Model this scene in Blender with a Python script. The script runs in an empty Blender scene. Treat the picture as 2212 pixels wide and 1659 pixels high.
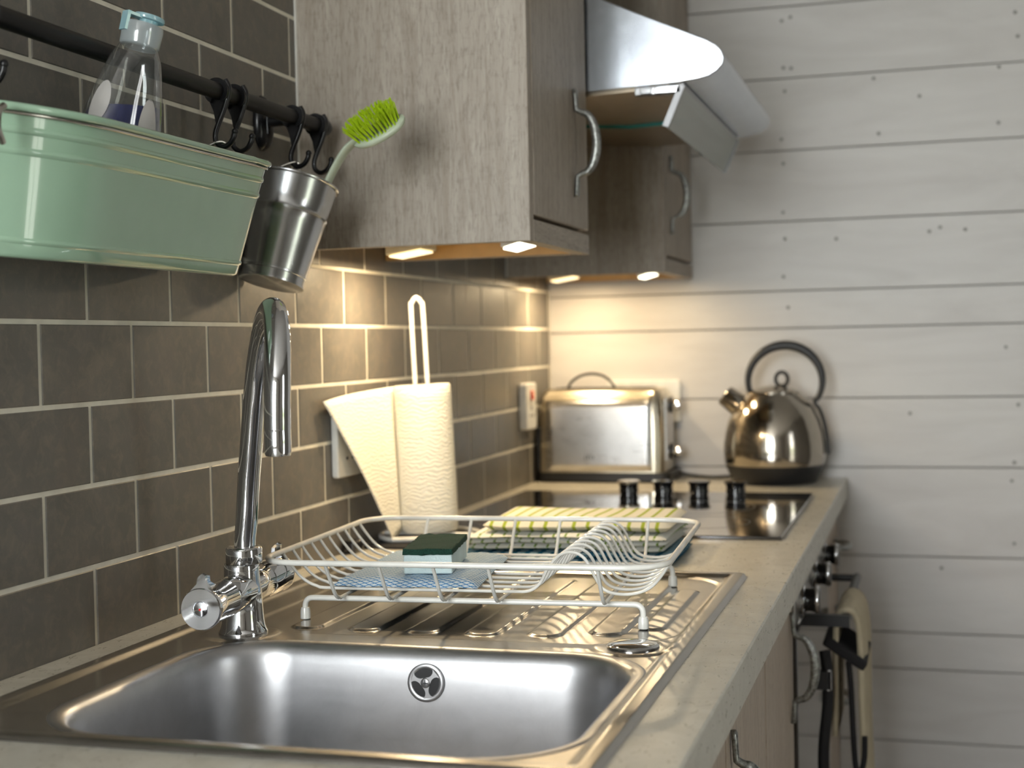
import bpy, bmesh, math, random
from mathutils import Vector, Matrix, Euler
random.seed(7)
S = bpy.context.scene
PI = math.pi

# ------------------------------------------------------------ camera, world, exposure
def cam_matrix(yaw, pitch, roll, loc):
    cy, sy, cp, sp = math.cos(yaw), math.sin(yaw), math.cos(pitch), math.sin(pitch)
    f = Vector((-sy*cp, cy*cp, sp)); r = Vector((cy, sy, 0)); u = r.cross(f)
    cr, sr = math.cos(roll), math.sin(roll)
    r2 = r*cr + u*sr; u2 = -r*sr + u*cr
    m = Matrix((r2, u2, -f)).transposed().to_4x4(); m.translation = loc
    return m
cd = bpy.data.cameras.new('camera'); cam = bpy.data.objects.new('camera', cd)
S.collection.objects.link(cam); S.camera = cam
cam.matrix_world = cam_matrix(0.28632, -0.0285, -0.02092, Vector((0.75745, -1.44484, 1.17627)))
cd.sensor_width = 36; cd.lens = 3067/2212*36; cd.clip_start = .02
cd.dof.use_dof = True; cd.dof.focus_distance = 1.36; cd.dof.aperture_fstop = 5.6

W = bpy.data.worlds.new('world'); S.world = W; W.use_nodes = True
nt = W.node_tree; nt.nodes.clear()
wo = nt.nodes.new('ShaderNodeOutputWorld'); bg = nt.nodes.new('ShaderNodeBackground')
tc = nt.nodes.new('ShaderNodeTexCoord'); sx = nt.nodes.new('ShaderNodeSeparateXYZ')
rp = nt.nodes.new('ShaderNodeValToRGB'); mp = nt.nodes.new('ShaderNodeMapRange')
nt.links.new(tc.outputs['Generated'], sx.inputs[0]); nt.links.new(sx.outputs[2], mp.inputs[0])
mp.inputs[1].default_value = -.5; mp.inputs[2].default_value = .6
nt.links.new(mp.outputs[0], rp.inputs[0]); nt.links.new(rp.outputs[0], bg.inputs[0])
el = rp.color_ramp.elements
el[0].position = 0; el[0].color = (.68, .65, .60, 1)
el[1].position = 1; el[1].color = (.72, .86, 1, 1)
for p, c in ((.38, (.55, .55, .48, 1)), (.44, (.20, .24, .12, 1)), (.50, (.45, .5, .36, 1)), (.56, (1, .98, .95, 1))):
    e = el.new(p); e.color = c
bg.inputs[1].default_value = 6.0
nt.links.new(bg.outputs[0], wo.inputs[0])

def area(name, loc, rot, sx_, sy_, power, col=(1, 1, 1), spread=PI):
    l = bpy.data.lights.new(name, 'AREA'); l.shape = 'RECTANGLE'; l.size = sx_; l.size_y = sy_
    l.energy = power; l.color = col; l.spread = spread
    o = bpy.data.objects.new(name, l); S.collection.objects.link(o); o.location = loc; o.rotation_euler = rot
    return o
# daylight entering through the wide rear window opening
area('daylight_rear_window', (-.15, -3.55, 1.47), (PI/2, 0, 0), 1.7, 1.56, 112, (.95, .975, 1))

S.view_settings.view_transform = 'Standard'; S.view_settings.look = 'None'
S.view_settings.exposure = 0.45; S.view_settings.gamma = 1
S.view_settings.use_curve_mapping = False
try:
    S.cycles.use_denoising = True; S.cycles.denoiser = 'OPENIMAGEDENOISE'
    S.cycles.max_bounces = 10; S.cycles.glossy_bounces = 6; S.cycles.transparent_max_bounces = 12
    S.cycles.sample_clamp_indirect = 6; S.cycles.caustics_reflective = False; S.cycles.caustics_refractive = False
except Exception: pass

# ------------------------------------------------------------ materials
MATS = {}
def new_mat(name):
    m = bpy.data.materials.new(name); m.use_nodes = True
    b = m.node_tree.nodes['Principled BSDF']
    return m, m.node_tree, b
def N(nt, t, **kw):
    n = nt.nodes.new(t)
    for k, v in kw.items():
        if hasattr(n, k): setattr(n, k, v)
        else: n.inputs[k.replace('_', ' ')].default_value = v
    return n
def L(nt, a, b): nt.links.new(a, b)
def ramp(nt, fac, stops):
    r = nt.nodes.new('ShaderNodeValToRGB'); e = r.color_ramp.elements
    e[0].position, e[0].color = stops[0][0], (*stops[0][1], 1)
    e[1].position, e[1].color = stops[-1][0], (*stops[-1][1], 1)
    for p, c in stops[1:-1]:
        x = e.new(p); x.color = (*c, 1)
    L(nt, fac, r.inputs[0]); return r.outputs[0]
def objco(nt, scale=(1, 1, 1), rot=(0, 0, 0), loc=(0, 0, 0)):
    t = nt.nodes.new('ShaderNodeTexCoord'); m = nt.nodes.new('ShaderNodeMapping')
    L(nt, t.outputs['Object'], m.inputs[0]); m.inputs['Scale'].default_value = scale
    m.inputs['Rotation'].default_value = rot; m.inputs['Location'].default_value = loc
    return m.outputs[0]
def noise(nt, vec, scale, detail=4, rough=.55, dist=0):
    n = nt.nodes.new('ShaderNodeTexNoise'); L(nt, vec, n.inputs['Vector'])
    n.inputs['Scale'].default_value = scale; n.inputs['Detail'].default_value = detail
    n.inputs['Roughness'].default_value = rough; n.inputs['Distortion'].default_value = dist
    return n.outputs['Fac']
def bump(nt, b, h, strength, dist=.001):
    bp = nt.nodes.new('ShaderNodeBump'); bp.inputs['Strength'].default_value = strength
    bp.inputs['Distance'].default_value = dist; L(nt, h, bp.inputs['Height']); L(nt, bp.outputs[0], b.inputs['Normal'])
def mth(nt, op, a, b=None, c=None):
    n = nt.nodes.new('ShaderNodeMath'); n.operation = op
    for i, v in enumerate((a, b, c)):
        if v is None: continue
        if isinstance(v, (int, float)): n.inputs[i].default_value = v
        else: L(nt, v, n.inputs[i])
    return n.outputs[0]
def mix(nt, fac, a, b, mode='MIX'):
    n = nt.nodes.new('ShaderNodeMix'); n.data_type = 'RGBA'; n.blend_type = mode
    for sock, v in ((n.inputs[0], fac), (n.inputs[6], a), (n.inputs[7], b)):
        if isinstance(v, (int, float)): sock.default_value = v
        elif isinstance(v, tuple): sock.default_value = (*v, 1)
        else: L(nt, v, sock)
    return n.outputs[2]
def plain(name, col, rough=.5, metal=0, coat=0, bumpn=None, spec=.5, var=0.06, sss=0):
    m, nt, b = new_mat(name)
    v = objco(nt); f = noise(nt, v, 35, 3)
    c2 = tuple(max(0, c*(1-var*2)) for c in col); c1 = tuple(min(1, c*(1+var)) for c in col)
    L(nt, ramp(nt, f, [(.3, c2), (.7, c1)]), b.inputs['Base Color'])
    b.inputs['Roughness'].default_value = rough; b.inputs['Metallic'].default_value = metal
    b.inputs['Coat Weight'].default_value = coat; b.inputs['Coat Roughness'].default_value = .06
    b.inputs['Specular IOR Level'].default_value = spec
    if sss:
        b.inputs['Subsurface Weight'].default_value = sss; b.inputs['Subsurface Radius'].default_value = (.01, .01, .01)
    if bumpn: bump(nt, b, noise(nt, v, bumpn[0], 5), bumpn[1], bumpn[2])
    return m
def emis(name, col, strength):
    m, nt, b = new_mat(name)
    b.inputs['Base Color'].default_value = (*col, 1)
    b.inputs['Emission Color'].default_value = (*col, 1); b.inputs['Emission Strength'].default_value = strength
    return m

def m_tile():
    m, nt, b = new_mat('slate_tile')
    g = nt.nodes.new('ShaderNodeNewGeometry'); v = objco(nt)
    add = nt.nodes.new('ShaderNodeVectorMath'); add.operation = 'ADD'
    L(nt, v, add.inputs[0])
    sc = nt.nodes.new('ShaderNodeVectorMath'); sc.operation = 'SCALE'; cmb = nt.nodes.new('ShaderNodeCombineXYZ')
    L(nt, g.outputs['Random Per Island'], cmb.inputs[0]); L(nt, g.outputs['Random Per Island'], cmb.inputs[1])
    L(nt, cmb.outputs[0], sc.inputs[0]); sc.inputs['Scale'].default_value = 9; L(nt, sc.outputs[0], add.inputs[1])
    n1 = noise(nt, add.outputs[0], 9, 6, .6, 1.2); n2 = noise(nt, add.outputs[0], 60, 6, .7, .6)
    n3 = noise(nt, add.outputs[0], 14, 3, .5, .3)
    c = ramp(nt, n1, [(.25, (.106, .099, .087)), (.5, (.140, .128, .113)), (.75, (.170, .144, .128))])
    c = mix(nt, mth(nt, 'MULTIPLY', n3, .35), c, (.105, .106, .090))
    c = mix(nt, ramp(nt, n2, [(.45, (0, 0, 0)), (.8, (1, 1, 1))]), c, (.215, .185, .150))
    L(nt, c, b.inputs['Base Color'])
    L(nt, mth(nt, 'MULTIPLY_ADD', n2, .3, .28), b.inputs['Roughness'])
    bump(nt, b, n2, .25, .0006)
    return m
def m_wood(name, dark=(.205, .165, .125), mid=(.335, .285, .232), light=(.43, .38, .32), axis='z'):
    m, nt, b = new_mat(name)
    s = {'z': (1, 1, .07), 'y': (1, .07, 1), 'x': (.07, 1, 1)}[axis]
    s2 = {'z': (1, 1, .2), 'y': (1, .2, 1), 'x': (.2, 1, 1)}[axis]; s3 = {'z': (.35, .35, 1), 'y': (.35, 1, .35), 'x': (1, .35, .35)}[axis]
    v = objco(nt, s); n1 = noise(nt, v, 95, 7, .70, 1.2); n2 = noise(nt, objco(nt, s2), 330, 3, .6, .4)
    n3 = noise(nt, objco(nt, s, loc=(3, 1, 2)), 16, 4, .6, 1.6); n4 = noise(nt, objco(nt, s3), 150, 3, .6, .3)
    c = ramp(nt, n1, [(.28, tuple(x*1.25 for x in dark)), (.50, mid), (.68, light)])
    c = mix(nt, ramp(nt, n3, [(.38, (0, 0, 0)), (.62, (.55, .55, .55))]), c, light)
    c = mix(nt, ramp(nt, n2, [(.50, (0, 0, 0)), (.72, (.6, .6, .6))]), c, tuple(x*.85 for x in dark))
    c = mix(nt, ramp(nt, n4, [(.55, (0, 0, 0)), (.8, (.3, .3, .3))]), c, tuple(x*.8 for x in dark))
    L(nt, c, b.inputs['Base Color']); b.inputs['Roughness'].default_value = .5
    bump(nt, b, n2, .35, .0006); return m
def m_counter():
    m, nt, b = new_mat('stone_laminate')
    v = objco(nt); n1 = noise(nt, v, 14, 6, .65, 1.8); n2 = noise(nt, objco(nt, (1, .5, 1)), 160, 4, .6, 1)
    c = ramp(nt, n1, [(.3, (.47, .44, .365)), (.52, (.55, .52, .44)), (.7, (.62, .59, .51))])
    c = mix(nt, ramp(nt, n2, [(.6, (0, 0, 0)), (.9, (.25, .25, .25))]), c, (.46, .43, .36))
    L(nt, c, b.inputs['Base Color']); L(nt, mth(nt, 'MULTIPLY_ADD', n2, .2, .2), b.inputs['Roughness'])
    bump(nt, b, n2, .08, .0003); return m
def m_steel(name, col=(.56, .53, .49), r0=.2, r1=.14, stretch=(1, .05, 1), scale=420, aniso=0, bs=.008):
    m, nt, b = new_mat(name)
    v = objco(nt, stretch); n1 = noise(nt, v, scale, 3, .6); n2 = noise(nt, objco(nt), 22, 6, .7, .6); n3 = noise(nt, objco(nt), 300, 3, .6)
    L(nt, ramp(nt, n2, [(.3, tuple(c*.86 for c in col)), (.7, col)]), b.inputs['Base Color'])
    b.inputs['Metallic'].default_value = 1
    r = mth(nt, 'MULTIPLY_ADD', n1, r1, r0); r = mth(nt, 'MULTIPLY_ADD', n2, .06, r)
    L(nt, r, b.inputs['Roughness']); b.inputs['Anisotropic'].default_value = aniso
    bump(nt, b, n1, bs, .0001); return m
def m_white_boards():
    m, nt, b = new_mat('painted_boards')
    v = objco(nt, (.18, 1, 1)); n1 = noise(nt, v, 16, 6, .6, 1); n2 = noise(nt, objco(nt), 2.4, 3)
    c = ramp(nt, n1, [(.3, (.50, .48, .455)), (.65, (.60, .585, .56))])
    c = mix(nt, mth(nt, 'MULTIPLY', n2, .5), c, (.56, .52, .50))
    L(nt, c, b.inputs['Base Color']); b.inputs['Roughness'].default_value = .45
    bump(nt, b, n1, .2, .001); return m
def m_clear(name, tint=(1, 1, 1), gloss=.12, rough=.03, body=0., bodycol=(1, 1, 1)):
    m, nt, b = new_mat(name); nt.nodes.remove(b)
    out = nt.nodes['Material Output']
    t = nt.nodes.new('ShaderNodeBsdfTransparent'); t.inputs[0].default_value = (*tint, 1)
    g = nt.nodes.new('ShaderNodeBsdfGlossy'); g.inputs['Roughness'].default_value = rough
    lw = nt.nodes.new('ShaderNodeLayerWeight'); lw.inputs[0].default_value = .35
    f = mth(nt, 'MULTIPLY_ADD', lw.outputs['Facing'], .5, gloss*.5)
    mx = nt.nodes.new('ShaderNodeMixShader'); L(nt, f, mx.inputs[0]); L(nt, t.outputs[0], mx.inputs[1]); L(nt, g.outputs[0], mx.inputs[2])
    last = mx.outputs[0]
    if body:
        d = nt.nodes.new('ShaderNodeBsdfDiffuse'); d.inputs[0].default_value = (*bodycol, 1)
        m2 = nt.nodes.new('ShaderNodeMixShader'); m2.inputs[0].default_value = body
        L(nt, last, m2.inputs[1]); L(nt, d.outputs[0], m2.inputs[2]); last = m2.outputs[0]
    L(nt, last, out.inputs[0]); return m
def m_check(name, base, line, sx_, sy_, wid=.16, second=None):
    m, nt, b = new_mat(name)
    t = nt.nodes.new('ShaderNodeUVMap'); s = nt.nodes.new('ShaderNodeSeparateXYZ'); L(nt, t.outputs[0], s.inputs[0])
    def lines(o, sc, w):
        f = mth(nt, 'FRACT', mth(nt, 'MULTIPLY', o, sc)); return mth(nt, 'LESS_THAN', f, w)
    a = lines(s.outputs[0], sx_, wid); c = mix(nt, a, base, line)
    if sy_:
        b2 = lines(s.outputs[1], sy_, wid); c = mix(nt, b2, c, second or line)
    wv = mth(nt, 'MULTIPLY', mth(nt, 'SINE', mth(nt, 'MULTIPLY', s.outputs[0], 2400)), mth(nt, 'SINE', mth(nt, 'MULTIPLY', s.outputs[1], 2400)))
    L(nt, c, b.inputs['Base Color']); b.inputs['Roughness'].default_value = .9
    b.inputs['Specular IOR Level'].default_value = .15
    bump(nt, b, wv, .5, .001); return m
def m_dishcloth():
    m, nt, b = new_mat('blue_net_cloth')
    v = objco(nt); s = nt.nodes.new('ShaderNodeSeparateXYZ'); L(nt, v, s.inputs[0])
    def diag(sg):
        q = mth(nt, 'ADD', mth(nt, 'MULTIPLY', s.outputs[0], 95), mth(nt, 'MULTIPLY', s.outputs[1], 150*sg))
        q = mth(nt, 'ADD', q, mth(nt, 'MULTIPLY', s.outputs[2], 160*sg))
        return mth(nt, 'LESS_THAN', mth(nt, 'ABSOLUTE', mth(nt, 'SUBTRACT', mth(nt, 'FRACT', q), .5)), .115)
    f = mth(nt, 'MAXIMUM', diag(1), diag(-1))
    L(nt, mix(nt, f, (.66, .74, .78), (.035, .22, .50)), b.inputs['Base Color'])
    b.inputs['Roughness'].default_value = .85; bump(nt, b, noise(nt, v, 700, 2), .4, .0006); return m
def m_paper():
    m, nt, b = new_mat('embossed_paper')
    w = nt.nodes.new('ShaderNodeTexWave'); L(nt, objco(nt, (1, 1, 1)), w.inputs[0]); w.bands_direction = 'Z'
    w.inputs['Scale'].default_value = 55; w.inputs['Distortion'].default_value = 9; w.inputs['Detail'].default_value = 1; w.inputs['Detail Scale'].default_value = 1.4
    b.inputs['Base Color'].default_value = (.80, .765, .67, 1); b.inputs['Roughness'].default_value = .9
    b.inputs['Specular IOR Level'].default_value = .2
    b.inputs['Subsurface Weight'].default_value = .15; b.inputs['Subsurface Radius'].default_value = (.01, .008, .006)
    bump(nt, b, w.outputs['Fac'], .35, .0012); return m
def m_scour():
    m, nt, b = new_mat('green_scourer')
    v = objco(nt); f = noise(nt, v, 900, 3, .8)
    L(nt, ramp(nt, f, [(.3, (.004, .028, .018)), (.7, (.02, .12, .075))]), b.inputs['Base Color'])
    b.inputs['Roughness'].default_value = .9; bump(nt, b, f, 1, .003); return m
def m_pewter():
    m, nt, b = new_mat('antique_pewter')
    v = objco(nt); f = noise(nt, v, 180, 4, .7)
    L(nt, ramp(nt, f, [(.35, (.13, .13, .12)), (.62, (.42, .43, .41))]), b.inputs['Base Color'])
    b.inputs['Metallic'].default_value = .85; b.inputs['Roughness'].default_value = .38; bump(nt, b, f, .5, .001); return m

M = dict(
    tile=m_tile(), grout=plain('grout', (.80, .76, .65), .85), wood=m_wood('limed_oak'), woodh=m_wood('limed_oak_cross', axis='y'),
    woodbase_lit=m_wood('limed_oak_base_lit', (.27, .21, .155), (.43, .345, .27), (.52, .44, .355)),  # limed oak with lightened colour, standing in for low daylight on the base units
    chip=plain('honey_board', (.62, .40, .16), .4), counter=m_counter(), boards=m_white_boards(),
    dark_gap=plain('shadow_gap', (.20, .19, .175), .9), nail=plain('nail_mark', (.22, .21, .19), .9),
    steel=m_steel('sink_steel', (.46, .44, .41), .17, .06), basin=m_steel('bowl_steel', (.52, .52, .53), .27, .12, (.08, 1, 1), 380),
    brushed=m_steel('brushed_steel', (.62, .61, .60), .20, .12, (.05, 1, 1), 420),
    hood=m_steel('hood_steel', (.56, .60, .66), .09, .07, (1, .05, 1), 420),
    champagne=m_steel('satin_steel', (.62, .56, .44), .22, .08, (1, 1, .05), 300),
    kettle=m_steel('kettle_steel', (.52, .47, .40), .08, .05, (1, 1, .1), 200),
    zinc=m_steel('galvanised_zinc', (.62, .63, .64), .12, .16, (1, 1, .08), 90),
    chrome=plain('chrome', (.72, .73, .75), .045, 1, var=.02), wire_metal=plain('zinc_wire', (.6, .58, .53), .22, 1),
    blackmet=plain('black_powdercoat', (.006, .006, .007), .28, 0, .08, spec=.4), rail=plain('black_rail', (.008, .0075, .007), .40, 0, spec=.28),
    blackgloss=plain('black_gloss', (.006, .006, .007), .12, 0, .4), blackglass=plain('black_glass', (.004, .004, .005), .025, 0, 1, spec=.9),
    matblack=plain('black_plastic', (.009, .009, .010), .42), mint=plain('mint_enamel', (.33, .49, .355), .14, 0, 1, var=.015),
    white_wire=plain('white_plastic_coating', (.83, .81, .75), .25, 0, .3), white_pl=plain('white_plastic', (.72, .71, .67), .3),
    cream_pl=plain('cream_plastic', (.72, .64, .42), .35), rubber=plain('grey_rubber', (.55, .53, .48), .6),
    paper=m_paper(), card=plain('brown_card', (.42, .33, .22), .9), scour=m_scour(), foam=plain('pale_blue_foam', (.62, .74, .74), .9, bumpn=(600, .5, .002)),
    cloth=m_dishcloth(), pewter=m_pewter(), lime=plain('lime_bristle', (.42, .60, .010), .5), brush=plain('frosted_green_plastic', (.50, .56, .43), .35, sss=.35),
    clear=m_clear('clear_plastic', (.84, .86, .86), .14, .04, .03, (.5, .52, .52)), glass=m_clear('smoked_glass', (.62, .68, .62), .5, .05, .22, (.30, .32, .28)),
    liquid=plain('blue_liquid', (.004, .014, .11), .06, 0, .6, var=.1), labelm=plain('frosted_label', (.42, .40, .38), .4),
    cap=m_clear('blue_tint_cap', (.50, .82, .90), .3, .1, .45, (.50, .76, .82)), capw=m_clear('clear_cap', (.85, .9, .92), .4, .12, .35, (.62, .68, .70)),
    teal=plain('teal_glass_edge', (.05, .26, .24), .1), red=plain('red_plastic', (.65, .04, .02), .3),
    towel=m_check('cream_green_towel', (.76, .73, .62), (.36, .44, .06), 56, 0, .26), towel2=m_check('white_green_towel', (.78, .79, .76), (.20, .32, .05), 62, 62, .18, (.80, .80, .74)),
    towelb=m_check('teal_check_towel', (.45, .62, .68), (.02, .14, .24), 60, 60, .4), cream=plain('cream_cotton', (.50, .43, .30), .95, bumpn=(500, .4, .001)),
    blackcloth=plain('black_cotton', (.012, .011, .012), .9), led=emis('lamp_diffuser_white', (1, .95, .74), 3.5), ledw=emis('lamp_diffuser_warm', (1, .82, .50), 1.3),
    floor=m_wood('floor_wood', (.10, .07, .045), (.18, .13, .085), (.24, .18, .12), 'y'), plaster=plain('white_plaster', (.62, .60, .57), .8), darkwall=plain('taupe_wall', (.17, .155, .135), .8),
    frame=plain('white_window_frame', (.7, .7, .69), .4), pane=m_clear('window_glass', (.97, .98, .98), .06, 0.0), ovensteel=m_steel('oven_steel', (.50, .49, .47), .25, .1, (1, .05, 1), 300),
    clipm=plain('dark_zinc', (.30, .30, .31), .45, .6), filt=plain('filter_metal', (.26, .21, .15), .35, .7), dotred=plain('red_dot', (.8, .02, .02), .3), seal=plain('white_sealant', (.62, .60, .55), .5), mark=plain('grey_print', (.08, .08, .085), .5),
)

# ------------------------------------------------------------ mesh helpers
class MB:
    def __init__(s): s.v = []; s.f = []; s.mi = []; s.uv = {}; s.cur = 0
    def add(s, vs, fs):
        o = len(s.v); s.v += [tuple(v) for v in vs]; s.f += [tuple(i+o for i in f) for f in fs]; s.mi += [s.cur]*len(fs); return o
    def box(s, a, b):
        x0, y0, z0 = a; x1, y1, z1 = b
        return s.add([(x0,y0,z0),(x1,y0,z0),(x1,y1,z0),(x0,y1,z0),(x0,y0,z1),(x1,y0,z1),(x1,y1,z1),(x0,y1,z1)],
              [(0,3,2,1),(4,5,6,7),(0,1,5,4),(1,2,6,5),(2,3,7,6),(3,0,4,7)])
    def obox(s, c, ux, uy, uz, hx, hy, hz):
        c = Vector(c); ux, uy, uz = Vector(ux)*hx, Vector(uy)*hy, Vector(uz)*hz
        vs = [c+ux*i+uy*j+uz*k for k in (-1, 1) for (i, j) in ((-1,-1),(1,-1),(1,1),(-1,1))]
        s.add(vs, [(0,3,2,1),(4,5,6,7),(0,1,5,4),(1,2,6,5),(2,3,7,6),(3,0,4,7)])
    def loft(s, rings, close=False, cap0=True, cap1=True, closed_ring=True):
        n = len(rings[0]); o = len(s.v); vs = [p for r in rings for p in r]; fs = []
        m = len(rings)
        for i in range(m if close else m-1):
            a = i*n; b = ((i+1) % m)*n
            for j in range(n if closed_ring else n-1):
                k = (j+1) % n; fs.append((a+j, a+k, b+k, b+j))
        if not close and closed_ring:
            if cap0: fs.append(tuple(range(n-1, -1, -1)))
            if cap1: fs.append(tuple((m-1)*n+j for j in range(n)))
        s.add(vs, fs)
    def tube(s, pts, r, n=12, close=False, cap=True):
        pts = [Vector(p) for p in pts]; m = len(pts)
        rr = r if isinstance(r, (list, tuple)) else [r]*m
        T = []
        for i in range(m):
            a = pts[(i-1) % m] if (close or i > 0) else pts[i]; b = pts[(i+1) % m] if (close or i < m-1) else pts[i]
            T.append((b-a).normalized())
        up = Vector((0, 0, 1)) if abs(T[0].z) < .9 else Vector((1, 0, 0))
        u = T[0].cross(up).normalized(); rings = []
        for i in range(m):
            u = (u - T[i]*u.dot(T[i])).normalized(); w = T[i].cross(u)
            rings.append([pts[i]+(u*math.cos(2*PI*k/n)+w*math.sin(2*PI*k/n))*rr[i] for k in range(n)])
        s.loft(rings, close=close, cap0=cap, cap1=cap)
    def lathe(s, prof, c=(0, 0, 0), axis=(0, 0, 1), n=48, sx=1, sy=1, cap0=True, cap1=True, xdir=None):
        c = Vector(c); a = Vector(axis).normalized()
        u = Vector(xdir).normalized() if xdir else a.orthogonal().normalized()
        u = (u-a*u.dot(a)).normalized(); w = a.cross(u)
        rings = [[c+a*h+u*(r*sx*math.cos(2*PI*k/n))+w*(r*sy*math.sin(2*PI*k/n)) for k in range(n)] for r, h in prof]
        s.loft(rings, cap0=cap0, cap1=cap1)
    def sphere(s, c, r, n=16):
        s.lathe([(max(1e-5, r*math.sin(PI*i/(n//2))), -r*math.cos(PI*i/(n//2))) for i in range(n//2+1)], c, n=n, cap0=False, cap1=False)
    def prism(s, poly, fn):   # poly of 2D points, fn(p, 0|1) -> 3D
        n = len(poly); o = len(s.v)
        s.add([fn(p, 0) for p in poly]+[fn(p, 1) for p in poly],
              [tuple(range(n-1, -1, -1)), tuple(range(n, 2*n))]+[(i, (i+1) % n, n+(i+1) % n, n+i) for i in range(n)])
    def grid(s, fn, nu, nv, thick=None):
        vs = [fn(i/nu, j/nv) for j in range(nv+1) for i in range(nu+1)]
        fs = [(j*(nu+1)+i, j*(nu+1)+i+1, (j+1)*(nu+1)+i+1, (j+1)*(nu+1)+i) for j in range(nv) for i in range(nu)]
        s.add(vs, fs)
    def build(s, name, mats, parent=None, smooth=True, angle=35, bevel=0, bseg=2, solid=0, subd=0, origin=None):
        me = bpy.data.meshes.new(name); me.from_pydata(s.v, [], s.f)
        for m in (mats if isinstance(mats, (list, tuple)) else [mats]): me.materials.append(m)
        for p, i in zip(me.polygons, s.mi): p.material_index = i
        bm = bmesh.new(); bm.from_mesh(me); bmesh.ops.recalc_face_normals(bm, faces=bm.faces); bm.to_mesh(me); bm.free()
        if smooth:
            me.polygons.foreach_set('use_smooth', [True]*len(me.polygons)); me.set_sharp_from_angle(angle=math.radians(angle))
        o = bpy.data.objects.new(name, me); S.collection.objects.link(o)
        if origin is not None:
            me.transform(Matrix.Translation(-Vector(origin))); o.location = origin
        if parent is not None:
            o.parent = parent; o.matrix_parent_inverse = Matrix.Identity(4)
            if origin is None and parent.type == 'EMPTY' or parent.type == 'MESH':
                pass
            o.matrix_world = Matrix.Translation(o.location) if False else o.matrix_world
            acc = Vector((0, 0, 0)); q = parent
            while q is not None: acc += q.location; q = q.parent
            o.location = o.location - acc
        if bevel:
            b = o.modifiers.new('bevel', 'BEVEL'); b.width = bevel; b.segments = bseg; b.limit_method = 'ANGLE'; b.angle_limit = math.radians(40)
            b.harden_normals = False
        if solid:
            b = o.modifiers.new('solid', 'SOLIDIFY'); b.thickness = solid; b.offset = 0
        if subd:
            b = o.modifiers.new('subd', 'SUBSURF'); b.levels = subd; b.render_levels = subd
        return o

def thing(name, label, cat, loc, group=None):
    o = bpy.data.objects.new(name, None); S.collection.objects.link(o); o.location = loc; o.empty_display_size = .02
    return tag(o, label, cat, group)
def tag(o, label, cat, group=None):
    o['label'] = label; o['category'] = cat
    if group: o['group'] = group
    return o
def struct(o): o['kind'] = 'structure'; return o
def copy_thing(src, loc, label, group=None):
    c = src.copy(); S.collection.objects.link(c); c.location = loc; c['label'] = label
    if group: c['group'] = group
    def rec(a, b):
        for ch in list(a.children):
            d = ch.copy(); S.collection.objects.link(d); d.parent = b; rec(ch, d)
    rec(src, c); return c
def cr(pts, n=8, close=False):
    P = [Vector(p) for p in pts]; out = []; m = len(P)
    for i in range(m if close else m-1):
        p0 = P[(i-1) % m] if close or i > 0 else P[0]*2-P[1]; p1 = P[i]; p2 = P[(i+1) % m]
        p3 = P[(i+2) % m] if close or i < m-2 else P[-1]*2-P[-2]
        for k in range(n):
            t = k/n
            out.append(.5*((2*p1)+(p2-p0)*t+(2*p0-5*p1+4*p2-p3)*t*t+(3*p1-p0-3*p2+p3)*t**3))
    if not close: out.append(P[-1])
    return out
def fillet(pts, r, n=6):   # polyline with rounded corners
    P = [Vector(p) for p in pts]; out = [P[0]]
    for i in range(1, len(P)-1):
        a = (P[i-1]-P[i]); b = (P[i+1]-P[i]); d = min(r, a.length*.5, b.length*.5)
        p = P[i]+a.normalized()*d; q = P[i]+b.normalized()*d
        for k in range(n+1):
            t = k/n; out.append(p*(1-t)**2+P[i]*2*t*(1-t)+q*t*t)
    out.append(P[-1]); return out
def rrect(x0, x1, y0, y1, r, n=8):
    out = []
    rs = r if isinstance(r, (list, tuple)) else [r]*4
    for (cx, cy, a0), rr in zip(((x1, y1, 0), (x0, y1, PI/2), (x0, y0, PI), (x1, y0, 1.5*PI)), rs):
        c = (cx-(rr if cx == x1 else -rr), cy-(rr if cy == y1 else -rr))
        for k in range(n+1):
            a = a0+PI/2*k/n; out.append((c[0]+rr*math.cos(a), c[1]+rr*math.sin(a)))
    return out
def ss(a, b, x):
    t = max(0, min(1, (x-a)/(b-a))); return t*t*(3-2*t)
def sdr(x, y, x0, x1, y0, y1, r):
    cx, cy, hx, hy = (x0+x1)/2, (y0+y1)/2, (x1-x0)/2-r, (y1-y0)/2-r
    dx, dy = abs(x-cx)-hx, abs(y-cy)-hy
    return math.hypot(max(dx, 0), max(dy, 0))+min(max(dx, dy), 0)-r

YF = 1.41; ZC = .9
# ------------------------------------------------------------ setting
TW, TH, TY0, TZ0, G = .152853, .07681, -.35367, 1.2044, .0046
mb = MB(); mb.cur = 1
mb.box((-.10, -1.7, 0), (-.0009, YF+.10, 2.45)); mb.cur = 0
for k in range(-16, 5):
    zt = TZ0-TH*k-G/2; zb = TZ0-TH*(k+1)+G/2
    if k >= 4: continue
    off = 0 if k % 2 == 0 else .5
    for j in range(-10, 13):
        y0 = TY0+TW*(j+off)+G/2; y1 = TY0+TW*(j+1+off)-G/2
        y0 = max(y0, -1.7); y1 = min(y1, YF-.003)
        if y1-y0 < .004 or zb > 2.4: continue
        b = .0009
        mb.add([(-.0009,y0,zb),(-.0009,y1,zb),(-.0009,y1,min(zt,2.44)),(-.0009,y0,min(zt,2.44)),(0,y0+b,zb+b),(0,y1-b,zb+b),(0,y1-b,min(zt,2.44)-b),(0,y0+b,min(zt,2.44)-b)],
               [(4,5,6,7),(0,1,5,4),(1,2,6,5),(2,3,7,6),(3,0,4,7)])
struct(mb.build('wall_left', [M['tile'], M['grout']], smooth=False))
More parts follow.
